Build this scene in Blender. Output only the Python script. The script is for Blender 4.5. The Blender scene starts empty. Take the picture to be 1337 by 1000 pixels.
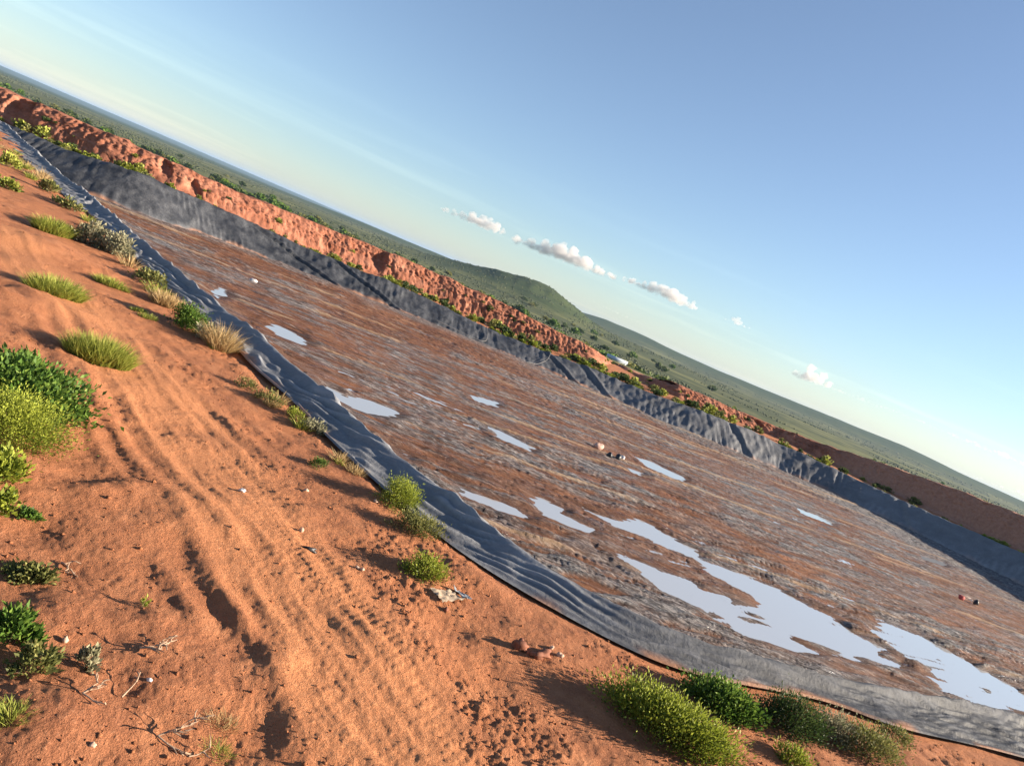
import bpy, math, random
import numpy as np
from mathutils import Matrix, Vector
R = math.radians
random.seed(7)
rng = np.random.default_rng(7)
scene = bpy.context.scene
col = scene.collection

# ------------------------------------------------------------------ camera
CAM_H = 4.0                      # height above the berm the photographer looks over
FPX, W, H = 1000.0, 1337.0, 1000.0
PITCH, ROLL = R(6.56), R(23.2)
SP, CP, SR, CR = math.sin(PITCH), math.cos(PITCH), math.sin(ROLL), math.cos(ROLL)
cam_d = bpy.data.cameras.new('camera')
cam = bpy.data.objects.new('camera', cam_d)
col.objects.link(cam)
cam_d.sensor_fit = 'HORIZONTAL'
cam_d.sensor_width = 36.0
cam_d.lens = 36.0 * FPX / W
cam_d.clip_start = 0.1
cam_d.clip_end = 60000
up0, fwd0, right0 = Vector((0, SP, CP)), Vector((0, CP, -SP)), Vector((1, 0, 0))
rx = CR * right0 + SR * up0
uy = -SR * right0 + CR * up0
zz = -fwd0
cam.matrix_world = Matrix(((rx.x, uy.x, zz.x, 0), (rx.y, uy.y, zz.y, 0), (rx.z, uy.z, zz.z, CAM_H), (0, 0, 0, 1)))
scene.camera = cam

# ------------------------------------------------------------------ sky, sun, exposure
SUN_EL, SUN_AHEAD = R(18.0), R(8.0)
SUN = Vector((math.cos(SUN_AHEAD) * math.cos(SUN_EL), math.sin(SUN_AHEAD) * math.cos(SUN_EL), math.sin(SUN_EL)))
world = bpy.data.worlds.new('World')
scene.world = world
world.use_nodes = True
nt = world.node_tree
nt.nodes.clear()
out = nt.nodes.new('ShaderNodeOutputWorld')
bg = nt.nodes.new('ShaderNodeBackground')
sky = nt.nodes.new('ShaderNodeTexSky')
sky.sky_type = 'NISHITA'
sky.sun_disc = False
sky.sun_elevation = SUN_EL
sky.sun_rotation = R(90) - SUN_AHEAD
sky.altitude = 800
sky.air_density = 1.15
sky.dust_density = 0.3
sky.ozone_density = 4.5
bg.inputs['Strength'].default_value = 0.057
# thin cirrus streaks lying along the horizon, all the way round
def wn(typ, **kw):
    x = nt.nodes.new('ShaderNode' + typ)
    for k, v in kw.items(): setattr(x, k, v)
    return x
tc = wn('TexCoord'); mp = wn('Mapping'); mp.inputs['Scale'].default_value = (1.6, 1.6, 34.0); mp.inputs['Location'].default_value = (0.4, 0.9, 1.13)
nz = wn('TexNoise'); nz.inputs['Scale'].default_value = 1.5; nz.inputs['Detail'].default_value = 6; nz.inputs['Roughness'].default_value = 0.55; nz.inputs['Distortion'].default_value = 0.25
mr = wn('MapRange'); mr.inputs[1].default_value = 0.52; mr.inputs[2].default_value = 0.72
sx_ = wn('SeparateXYZ'); band = wn('MapRange'); band.inputs[1].default_value = 0.16; band.inputs[2].default_value = 0.03
mu = wn('Math', operation='MULTIPLY'); mu2 = wn('Math', operation='MULTIPLY'); mu2.inputs[1].default_value = 0.45
mx = wn('Mix', data_type='RGBA', blend_type='MIX'); br = wn('Mix', data_type='RGBA', blend_type='MULTIPLY'); br.inputs[0].default_value = 1.0
br.inputs[7].default_value = (1.55, 1.38, 1.22, 1)
for a, b in ((tc.outputs['Generated'], mp.inputs[0]), (mp.outputs[0], nz.inputs['Vector']), (nz.outputs[0], mr.inputs[0]), (tc.outputs['Generated'], sx_.inputs[0]),
             (sx_.outputs['Z'], band.inputs[0]), (mr.outputs[0], mu.inputs[0]), (band.outputs[0], mu.inputs[1]), (mu.outputs[0], mu2.inputs[0]), (mu2.outputs[0], mx.inputs[0]),
             (sky.outputs[0], br.inputs[6]), (sky.outputs[0], mx.inputs[6]), (br.outputs[2], mx.inputs[7]), (mx.outputs[2], bg.inputs[0])):
    nt.links.new(a, b)
hs = wn('HueSaturation'); hs.inputs['Saturation'].default_value = 0.84
nt.links.new(mx.outputs[2], hs.inputs['Color']); nt.links.new(hs.outputs[0], bg.inputs[0])
nt.links.new(bg.outputs[0], out.inputs[0])
sun_d = bpy.data.lights.new('sun', 'SUN')
sun_d.energy = 5.0
sun_d.angle = R(0.55)
sun_d.color = (1.0, 0.86, 0.68)
sun = bpy.data.objects.new('sun', sun_d)
col.objects.link(sun)
sun.rotation_euler = SUN.to_track_quat('Z', 'Y').to_euler()
vs = scene.view_settings
vs.view_transform = 'Standard'
vs.look = 'None'
vs.exposure = 1.68
vs.gamma = 1.0
vs.use_curve_mapping = False
scene.cycles.use_denoising = True
scene.cycles.max_bounces = 6
scene.cycles.volume_bounces = 4

# ------------------------------------------------------------------ helpers
def uv_of(px, py):
    dx, dy = px - W / 2, py - H / 2
    return dx * CR + dy * SR, -dx * SR + dy * CR

def on_plane(px, py, z):
    u, v = uv_of(px, py)
    down, fwd = v * CP + FPX * SP, FPX * CP - v * SP
    k = (CAM_H - z) / down
    return u * k, fwd * k

def at_uY(u, v, Y):                     # point at distance Y seen at levelled picture coordinates u, v
    down, fwd = v * CP + FPX * SP, FPX * CP - v * SP
    k = Y / fwd
    return u * k, Y, CAM_H - down * k

def vnoise(x, y, seed=0):
    x = np.asarray(x, dtype=np.float64); y = np.asarray(y, dtype=np.float64)
    ix, iy = np.floor(x).astype(np.int64), np.floor(y).astype(np.int64)
    fx, fy = x - ix, y - iy
    fx = fx * fx * fx * (fx * (fx * 6 - 15) + 10)
    fy = fy * fy * fy * (fy * (fy * 6 - 15) + 10)
    def hsh(a, b):
        n = (a * 374761393 + b * 668265263 + seed * 974711 + 1013) & 0xFFFFFFFF
        n = ((n ^ (n >> 13)) * 1274126177) & 0xFFFFFFFF
        n = n ^ (n >> 16)
        return (n & 0xFFFF) / 32767.5 - 1.0
    a = hsh(ix, iy); b = hsh(ix + 1, iy); c = hsh(ix, iy + 1); d = hsh(ix + 1, iy + 1)
    return (a + (b - a) * fx) * (1 - fy) + (c + (d - c) * fx) * fy

def fbm(x, y, octv=4, seed=0, gain=0.5):
    s, a, t = 0.0, 1.0, 0.0
    for o in range(octv):
        s = s + a * vnoise(x + 17.3 * o, y - 9.1 * o, seed + o * 31)
        t += a; a *= gain
        x, y = x * 2.03 * 0.8 - y * 2.03 * 0.6, x * 2.03 * 0.6 + y * 2.03 * 0.8
    return s / t

def sstep(a, b, x):
    t = np.clip((x - a) / (b - a), 0, 1)
    return t * t * (3 - 2 * t)

def dist_poly(x, y, pts, closed=False):
    """distance to a polyline, side sign (left +) and arc parameter of the nearest point"""
    n = len(pts)
    best = np.full(x.shape, 1e18); side = np.zeros(x.shape); arc = np.zeros(x.shape); acc = 0.0
    for i in range(n if closed else n - 1):
        ax, ay = pts[i]; bx, by = pts[(i + 1) % n]
        dx, dy = bx - ax, by - ay
        L2 = dx * dx + dy * dy + 1e-12
        t = np.clip(((x - ax) * dx + (y - ay) * dy) / L2, 0, 1)
        ex, ey = x - ax - t * dx, y - ay - t * dy
        d2 = ex * ex + ey * ey
        m = d2 < best
        best = np.where(m, d2, best)
        side = np.where(m, np.sign(dx * ey - dy * ex), side)
        L = math.sqrt(L2)
        arc = np.where(m, acc + t * L, arc)
        acc += L
    return np.sqrt(best), side, arc

def inside(x, y, pts):
    r = np.zeros(x.shape, bool)
    n = len(pts)
    for i in range(n):
        ax, ay = pts[i]; bx, by = pts[(i + 1) % n]
        c = ((ay > y) != (by > y))
        xi = (bx - ax) * (y - ay) / ((by - ay) if by != ay else 1e-12) + ax
        r ^= c & (x < xi)
    return r

def resample(pts, n, smooth=0):
    p = np.array(pts, float)
    s = np.concatenate([[0], np.cumsum(np.linalg.norm(np.diff(p, axis=0), axis=1))])
    t = np.linspace(0, s[-1], n)
    q = np.stack([np.interp(t, s, p[:, k]) for k in range(p.shape[1])], 1)
    if smooth:
        k = np.hanning(2 * smooth + 3)[1:-1]; k /= k.sum()
        pad = np.pad(q, ((smooth, smooth), (0, 0)), mode='edge')
        pad[:smooth] = 2 * q[0] - q[smooth:0:-1]
        pad[-smooth:] = 2 * q[-1] - q[-2:-smooth - 2:-1]
        q = np.stack([np.convolve(pad[:, j], k, mode='valid') for j in range(q.shape[1])], 1)
    return q

def mesh_np(name, V, F, attrs=None, smooth=False):
    V = np.asarray(V, np.float32).reshape(-1, 3)
    me = bpy.data.meshes.new(name)
    Fs = F if isinstance(F, (list, tuple)) else [F]
    Fs = [np.asarray(f, np.int32) for f in Fs if len(f)]
    me.vertices.add(len(V)); me.vertices.foreach_set('co', V.ravel())
    lv = np.concatenate([f.ravel() for f in Fs])
    cnt = np.concatenate([np.full(len(f), f.shape[1], np.int32) for f in Fs])
    me.loops.add(len(lv)); me.loops.foreach_set('vertex_index', lv)
    me.polygons.add(len(cnt))
    me.polygons.foreach_set('loop_start', np.concatenate([[0], np.cumsum(cnt)[:-1]]).astype(np.int32))
    if smooth:
        me.polygons.foreach_set('use_smooth', np.ones(len(cnt), bool))
    for k, a in (attrs or {}).items():
        at = me.attributes.new(k, 'FLOAT', 'POINT')
        at.data.foreach_set('value', np.asarray(a, np.float32).ravel())
    me.update(calc_edges=True)
    me.validate()
    return me

def grid_faces(nr, nc, keep=None):
    i = np.arange(nr * nc).reshape(nr, nc)
    f = np.stack([i[:-1, :-1], i[:-1, 1:], i[1:, 1:], i[1:, :-1]], -1).reshape(-1, 4)
    if keep is not None:
        f = f[keep.ravel()[f].all(1)]
    return f

def compact(V, F, attrs):
    used = np.unique(F)
    m = np.full(len(V), -1, np.int64); m[used] = np.arange(len(used))
    return V[used], m[F], {k: a.ravel()[used] for k, a in attrs.items()}

def obj(name, me, mat=None, parent=None, loc=None, rz=None):
    o = bpy.data.objects.new(name, me)
    col.objects.link(o)
    if mat is not None and me is not None and not me.materials:
        me.materials.append(mat)
    if parent is not None: o.parent = parent
    if loc is not None: o.location = loc
    if rz is not None: o.rotation_euler = (0, 0, rz)
    return o

def tag(o, label=None, cat=None, group=None, kind=None):
    for k, v in (('label', label), ('category', cat), ('group', group), ('kind', kind)):
        if v: o[k] = v
    return o

def empty(name, loc, label=None, cat=None, group=None, rz=0):
    o = obj(name, None, loc=loc, rz=rz)
    o.empty_display_size = 0.2
    return tag(o, label, cat, group)

# ------------------------------------------------------------------ materials
class Mat:
    def __init__(s, name):
        s.m = bpy.data.materials.new(name); s.m.use_nodes = True
        s.t = s.m.node_tree; s.t.nodes.clear()
        s.out = s.n('OutputMaterial')
    def n(s, typ, **kw):
        x = s.t.nodes.new('ShaderNode' + typ)
        for k, v in kw.items(): setattr(x, k, v)
        return x
    def l(s, a, b): s.t.links.new(a, b)
    def coord(s, scale=(1, 1, 1), rot=(0, 0, 0), kind='Object'):
        c = s.n('TexCoord'); m = s.n('Mapping')
        s.l(c.outputs[kind], m.inputs[0])
        m.inputs['Scale'].default_value = scale; m.inputs['Rotation'].default_value = rot
        return m.outputs[0]
    def noise(s, vec, scale, detail=4, rough=0.55, dist=0.0):
        x = s.n('TexNoise'); s.l(vec, x.inputs['Vector'])
        x.inputs['Scale'].default_value = scale; x.inputs['Detail'].default_value = detail
        x.inputs['Roughness'].default_value = rough; x.inputs['Distortion'].default_value = dist
        return x.outputs[0]
    def ramp(s, fac, stops):
        r = s.n('ValToRGB'); s.l(fac, r.inputs[0])
        e = r.color_ramp.elements
        while len(e) < len(stops): e.new(0.5)
        for q, (p, c) in zip(e, stops):
            q.position = p; q.color = (*c, 1) if len(c) == 3 else c
        return r.outputs[0]
    def mix(s, fac, a, b, blend='MIX'):
        x = s.n('Mix', data_type='RGBA', blend_type=blend)
        for v, i in ((fac, 0), (a, 6), (b, 7)):
            if hasattr(v, 'is_linked'): s.l(v, x.inputs[i])
            elif i == 0: x.inputs[0].default_value = v
            else: x.inputs[i].default_value = (*v, 1)
        return x.outputs[2]
    def math(s, op, a, b=0.0, clamp=False):
        x = s.n('Math', operation=op, use_clamp=clamp)
        for v, i in ((a, 0), (b, 1)):
            if hasattr(v, 'is_linked'): s.l(v, x.inputs[i])
            else: x.inputs[i].default_value = v
        return x.outputs[0]
    def rng(s, v, a, b, c=0.0, d=1.0):
        x = s.n('MapRange'); s.l(v, x.inputs[0])
        for i, q in enumerate((a, b, c, d)): x.inputs[i + 1].default_value = q
        return x.outputs[0]
    def attr(s, name):
        a = s.n('Attribute', attribute_name=name); return a.outputs['Fac']
    def bump(s, h, strength=0.5, dist=0.02):
        b = s.n('Bump'); s.l(h, b.inputs['Height'])
        b.inputs['Strength'].default_value = strength; b.inputs['Distance'].default_value = dist
        return b.outputs[0]
    def bsdf(s, color, rough=0.9, normal=None, spec=0.3, ior=None, metallic=0.0):
        p = s.n('BsdfPrincipled')
        for v, k in ((color, 'Base Color'), (rough, 'Roughness'), (spec, 'Specular IOR Level'), (metallic, 'Metallic')):
            if hasattr(v, 'is_linked'): s.l(v, p.inputs[k])
            elif k == 'Base Color': p.inputs[k].default_value = (*v, 1)
            else: p.inputs[k].default_value = v
        if ior: p.inputs['IOR'].default_value = ior
        if normal is not None: s.l(normal, p.inputs['Normal'])
        s.l(p.outputs[0], s.out.inputs[0])
        return p

def soil_material():
    m = Mat('red_soil')
    v = m.coord()
    big = m.noise(v, 0.35, 5, 0.6)
    mid = m.noise(v, 2.6, 6, 0.65)
    fine = m.noise(v, 22, 5, 0.72)
    grit = m.noise(v, 70, 3, 0.7)
    c = m.ramp(mid, [(0.30, (0.24, 0.095, 0.050)), (0.50, (0.38, 0.150, 0.070)), (0.70, (0.49, 0.215, 0.105))])
    c = m.mix(m.rng(big, 0.35, 0.7, 0, 0.7), c, (0.43, 0.168, 0.072))
    c = m.mix(m.attr('track'), c, m.ramp(fine, [(0.3, (0.41, 0.160, 0.070)), (0.7, (0.56, 0.245, 0.112))]))
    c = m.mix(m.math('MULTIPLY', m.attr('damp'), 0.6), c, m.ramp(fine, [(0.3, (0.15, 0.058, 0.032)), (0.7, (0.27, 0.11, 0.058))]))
    c = m.mix(m.rng(grit, 0.54, 0.70, 0.0, 0.6), c, (0.14, 0.055, 0.032))
    c = m.mix(m.rng(fine, 0.56, 0.72, 0.0, 0.5), c, (0.54, 0.27, 0.15))
    h = m.math('ADD', m.math('MULTIPLY', fine, 1.0), m.math('MULTIPLY', grit, 0.5))
    m.bsdf(c, 0.95, m.bump(h, 0.85, 0.045), 0.15)
    return m.m

def liner_material():
    m = Mat('black_geomembrane')
    v = m.coord()
    d1 = m.noise(v, 0.9, 6, 0.65)
    d2 = m.noise(v, 9, 6, 0.68)
    dust_and_light = m.math('MULTIPLY', m.rng(d1, 0.36, 0.66), m.rng(d2, 0.30, 0.62), clamp=True)
    dust_and_light = m.math('ADD', m.math('MULTIPLY', dust_and_light, 0.35), m.attr('dust_and_light'), clamp=True)  # vertex value carries painted highlights as well as dusty patches
    c = m.mix(dust_and_light, (0.014, 0.016, 0.021), (0.235, 0.24, 0.255))
    c = m.mix(m.attr('silt'), c, (0.34, 0.165, 0.09))
    rough = m.rng(dust_and_light, 0.0, 1.0, 0.46, 0.9)
    spec = m.math('SUBTRACT', 0.42, m.math('MULTIPLY', m.attr('dull'), 0.36))
    m.bsdf(c, rough, m.bump(d2, 0.5, 0.05), spec)
    return m.m

def floor_material():
    m = Mat('silted_pond_floor')
    v = m.coord((0.45, 1.9, 1), (0, 0, R(-20)))
    v2 = m.coord()
    st = m.noise(v, 0.9, 8, 0.72, 0.4)
    fine = m.noise(v, 4.5, 7, 0.75, 0.3)
    blot = m.noise(v2, 0.13, 4, 0.6)
    gr = m.noise(v2, 13, 5, 0.7)
    mud = m.ramp(st, [(0.34, (0.036, 0.014, 0.008)), (0.48, (0.120, 0.046, 0.022)), (0.63, (0.22, 0.090, 0.043))])
    mud = m.mix(m.rng(fine, 0.54, 0.64, 0.0, 0.75), mud, (0.33, 0.180, 0.105))
    mud = m.mix(m.rng(fine, 0.47, 0.36, 0.0, 0.75), mud, (0.055, 0.032, 0.024))
    mud = m.mix(m.rng(blot, 0.5, 0.66, 0, 0.5), mud, (0.25, 0.110, 0.058))
    bare = m.ramp(fine, [(0.38, (0.020, 0.021, 0.026)), (0.50, (0.105, 0.104, 0.107)), (0.60, (0.33, 0.315, 0.31))])
    c = m.mix(m.attr('bare'), mud, bare)
    c = m.mix(m.attr('silt'), c, m.ramp(gr, [(0.3, (0.30, 0.19, 0.11)), (0.7, (0.50, 0.36, 0.23))]))
    c = m.mix(m.math('MULTIPLY', m.attr('damp'), 0.6), c, (0.085, 0.038, 0.020))
    h = m.math('ADD', m.math('MULTIPLY', fine, 1.0), m.math('MULTIPLY', gr, 0.3))
    wet = m.noise(v, 2.2, 6, 0.7, 0.5)
    rough = m.math('SUBTRACT', m.rng(wet, 0.38, 0.50, 0.16, 0.88), m.math('MULTIPLY', m.attr('damp'), 0.2), clamp=True)
    m.bsdf(c, rough, m.bump(h, 1.0, 0.14), 0.2)
    return m.m

def water_material():
    m = Mat('puddle_water')
    v = m.coord((1, 1.5, 1), (0, 0, R(-20)))
    m.bsdf((0.37, 0.365, 0.36), 0.02, m.bump(m.noise(v, 3, 3, 0.5), 0.06, 0.01), 0.5, ior=3.0)
    return m.m

def bank_material():
    m = Mat('red_rock_bank')
    v = m.coord(); vz = m.coord((0.5, 0.5, 2.2))
    a = m.noise(v, 0.8, 6, 0.65)
    b = m.noise(vz, 1.1, 5, 0.6)
    g = m.noise(v, 3.4, 6, 0.75)
    c = m.ramp(a, [(0.30, (0.16, 0.064, 0.042)), (0.5, (0.29, 0.120, 0.076)), (0.70, (0.42, 0.195, 0.128))])
    c = m.mix(m.rng(b, 0.45, 0.65, 0, 0.6), c, (0.28, 0.098, 0.052))
    c = m.mix(m.rng(g, 0.53, 0.68, 0, 0.7), c, (0.13, 0.06, 0.038))
    c = m.mix(m.attr('brown'), c, m.ramp(g, [(0.3, (0.30, 0.14, 0.095)), (0.7, (0.44, 0.225, 0.15))]))
    m.bsdf(c, 0.95, m.bump(g, 0.7, 0.12), 0.1)
    return m.m

def plain_material():
    m = Mat('bushveld_plain')
    v = m.coord()
    a = m.noise(v, 0.006, 6, 0.6)
    b = m.noise(v, 0.045, 9, 0.8)
    c = m.ramp(b, [(0.38, (0.040, 0.052, 0.026)), (0.52, (0.082, 0.092, 0.044)), (0.64, (0.16, 0.150, 0.075))])
    c = m.mix(m.rng(a, 0.50, 0.60, 0, 0.8), c, (0.18, 0.18, 0.075))
    c = m.mix(m.attr('scrubby'), c, m.ramp(b, [(0.35, (0.030, 0.048, 0.020)), (0.7, (0.082, 0.100, 0.040))]))
    m.bsdf(c, 0.95, None, 0.05)
    return m.m

def leaf_material(name, c0, c1, c2=None, trans=0.3):
    m = Mat(name)
    t = m.attr('tint')
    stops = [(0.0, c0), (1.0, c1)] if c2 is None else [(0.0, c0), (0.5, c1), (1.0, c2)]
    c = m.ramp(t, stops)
    p = m.n('BsdfPrincipled'); m.l(c, p.inputs['Base Color'])
    p.inputs['Roughness'].default_value = 0.6; p.inputs['Specular IOR Level'].default_value = 0.25
    tr = m.n('BsdfTranslucent'); m.l(c, tr.inputs[0])
    mx = m.n('MixShader'); mx.inputs[0].default_value = trans
    m.l(p.outputs[0], mx.inputs[1]); m.l(tr.outputs[0], mx.inputs[2]); m.l(mx.outputs[0], m.out.inputs[0])
    return m.m

def plain_mat(name, c0, c1, scale=8, rough=0.8, bump=0.3, spec=0.3):
    m = Mat(name)
    n = m.noise(m.coord(), scale, 5, 0.65)
    m.bsdf(m.ramp(n, [(0.3, c0), (0.7, c1)]), rough, m.bump(n, bump, 0.02), spec)
    return m.m

SOIL, LINER, FLOOR, WATER = soil_material(), liner_material(), floor_material(), water_material()
BANK, PLAIN = bank_material(), plain_material()
LEAF = {
    'lime':   leaf_material('lime_leaves', (0.06, 0.095, 0.012), (0.21, 0.245, 0.028), (0.33, 0.37, 0.05)),
    'green':  leaf_material('green_leaves', (0.028, 0.066, 0.012), (0.085, 0.16, 0.024), (0.19, 0.27, 0.045)),
    'dark':   leaf_material('dark_leaves', (0.016, 0.036, 0.012), (0.042, 0.075, 0.02), (0.10, 0.13, 0.035)),
    'olive':  leaf_material('olive_leaves', (0.055, 0.07, 0.022), (0.15, 0.16, 0.045), (0.29, 0.27, 0.09)),
    'silver': leaf_material('silver_leaves', (0.10, 0.105, 0.06), (0.26, 0.25, 0.15), (0.44, 0.40, 0.26)),
    'straw':  leaf_material('straw_blades', (0.22, 0.15, 0.06), (0.42, 0.29, 0.13), (0.58, 0.42, 0.22)),
    'grass':  leaf_material('grass_blades', (0.09, 0.12, 0.02), (0.25, 0.28, 0.045), (0.44, 0.44, 0.10)),
}
STEM = plain_mat('dry_stem', (0.12, 0.075, 0.045), (0.26, 0.18, 0.11), 30)
TWIG = plain_mat('bleached_twig', (0.24, 0.15, 0.095), (0.42, 0.30, 0.21), 30)

# ------------------------------------------------------------------ plan of the pond
PAIRS = [((-190, 60), (-182, 44)), ((-60, 144), (-52, 127)), ((0, 181), (8, 166)), ((25, 205), (40, 195)), ((59, 234), (74, 226)),
         ((83, 257), (101, 247)), ((112, 277), (130, 270)), ((150, 312), (172, 309)), ((176, 338), (204, 334)), ((207, 372), (229, 356)),
         ((240, 400), (263, 387)), ((270, 422), (300, 415)), ((310, 457), (338, 447)), ((326, 480), (364, 469)), ((367, 512), (398, 495)),
         ((397, 542), (432, 527)), ((432, 580), (462, 557)), ((472, 617), (510, 597)), ((512, 652), (548, 628)), ((560, 694), (590, 656)),
         ((580, 710), (612, 678)), ((620, 737), (650, 706)), ((665, 767), (690, 740)), ((719, 796), (742, 768)), ((770, 825), (792, 796)),
         ((830, 858), (850, 826)), ((885, 881), (905, 846)), ((967, 897), (985, 867)), ((1070, 915), (1090, 893)), ((1112, 930), (1152, 905)),
         ((1165, 953), (1217, 916)), ((1252, 970), (1288, 930)), ((1337, 992), (1362, 950)), ((1450, 1024), (1480, 983)), ((1620, 1075), (1660, 1030))]
FLOOR_Z, CREST_Z = -2.2, 0.16
NO = resample([on_plane(*a, 0.0) for a, b in PAIRS], 900, 12)
# pair by index: resample both with the same parameter
_o = np.array([on_plane(*a, 0.0) for a, b in PAIRS]); _i = np.array([on_plane(*b, CREST_Z) for a, b in PAIRS])
_both = resample(np.concatenate([_o, _i], 1), 1500, 15)
NEAR_O, NEAR_C = _both[:, :2], _both[:, 2:]

# far wall stations: levelled picture coordinates u, crest v, toe v
FAR = [(-900, -48, -4), (-800, -48, -4), (-700, -50, -4), (-655, -52, -4), (-590, -56, -5), (-519, -60, -8), (-425, -58, -17), (-329, -55, -22), (-233, -56, -24), (-154, -58, -26),
       (-60, -53, -29), (22, -54, -30), (125, -58, -30), (184, -59, -29), (271, -64, -29), (373, -64, -31), (438, -62, -30),
       (550, -57, -26), (640, -58, -21), (704, -60, -17), (800, -62, -10), (950, -62, 4)]
toe, crest = [], []
for u, vc, vt in FAR:
    d, f = vt * CP + FPX * SP, FPX * CP - vt * SP
    k = (CAM_H - FLOOR_Z) / d
    toe.append((u * k, f * k))
toe = np.array(toe)
tan = np.gradient(toe, axis=0); tan /= np.linalg.norm(tan, axis=1)[:, None]
nrm = np.stack([-tan[:, 1], tan[:, 0]], 1)
for i, (u, vc, vt) in enumerate(FAR):
    c = toe[i] + nrm[i] * 3.4
    uc = c[0] / c[1] * 1000
    d, f = vc * CP + FPX * SP, FPX * CP - vc * SP
    crest.append((c[0], c[1], CAM_H - c[1] * d / f))
crest = np.array(crest)
FARW = resample(np.concatenate([crest, toe], 1), 700, 14)
FAR_C, FAR_T = FARW[:, :3], FARW[:, 3:]

# closed crest polygon
POND = [tuple(p) for p in NEAR_C[::21]]
POND = [p for p in POND if p[0] > -46]
POND = POND + [(36, 26), (48, 38)] + [tuple(p[:2]) for p in FAR_C[::-1][::14] if -50 < p[0] < 52]
POND_A = np.array(POND)

# ------------------------------------------------------------------ heights
def ppl(pts): return [on_plane(x, y, 0.0) for x, y in pts]
SCARP = ppl([(392, 1040), (384, 960), (372, 900), (338, 838), (292, 770), (252, 700), (218, 640), (190, 590)])
RUTS = []            # (polyline, half width, depth)
_a, _b = np.array((-9.6, 15.2)), np.array((-1.2, 6.35))
_n = np.array((_b[1] - _a[1], _a[0] - _b[0])); _n = _n / np.linalg.norm(_n)
for off, dep in ((0.0, 0.085), (0.42, 0.095), (0.86, 0.07), (-0.45, 0.06), (1.75, 0.02), (2.15, 0.02), (2.6, 0.015)):
    RUTS.append(([tuple(_a - _n * off), tuple((_a + _b) / 2 - _n * (off + 0.12 * math.sin(off * 9))), tuple(_b - _n * off)], 0.13, dep))
for pts, w, dep in (([(430, 1010), (432, 930), (418, 880), (380, 830)], 0.08, 0.045), ([(480, 1010), (462, 930), (440, 880), (400, 830)], 0.06, 0.03),
                    ([(640, 1010), (580, 930), (520, 850), (440, 770)], 0.07, 0.03), ([(600, 1010), (545, 930), (490, 850), (420, 770)], 0.06, 0.02),
                    ([(820, 1010), (740, 930), (660, 880), (560, 800), (400, 660), (260, 520)], 0.10, 0.02),
                    ([(480, 690), (400, 620), (330, 560), (250, 480), (160, 390)], 0.12, 0.06),
                    ([(440, 690), (360, 620), (290, 550), (220, 480), (130, 390)], 0.12, 0.06),
                    ([(395, 690), (320, 620), (250, 550), (190, 490), (100, 400)], 0.10, 0.03),
                    ([(220, 600), (190, 545), (160, 500), (60, 420), (-40, 350)], 0.22, 0.13)):
    RUTS.append((ppl(pts), w, dep))
HUMPS = [((372, 860), 0.18, 0.05), ((200, 815), 0.25, 0.05),
         ((60, 800), 0.35, 0.07), ((230, 905), 0.35, 0.05), ((60, 950), 0.5, 0.16), ((150, 905), 0.22, -0.05), ((345, 930), 0.30, -0.02), ((50, 690), 0.35, -0.06),
         ((110, 640), 0.3, 0.07), ((160, 640), 0.25, 0.05), ((230, 690), 0.3, 0.05), ((30, 610), 0.4, 0.08), 
         ((590, 820), 0.30, -0.05), ((250, 655), 0.8, 0.08), ((40, 320), 1.5, 0.3), ((20, 395), 1.2, 0.18), ((120, 500), 0.7, 0.08),
         ((610, 760), 0.5, 0.06), ((700, 830), 0.6, 0.06), ((450, 690), 0.5, 0.05), ((650, 900), 1.0, -0.06)]
NEAR_OL = [tuple(p) for p in NEAR_O[::27]]
FAR_CL = [tuple(p[:2]) for p in FAR_C[::20]]
FAR_ARC = np.concatenate([[0], np.cumsum(np.linalg.norm(np.diff(FAR_C[::20, :2], axis=0), axis=1))])

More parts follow.
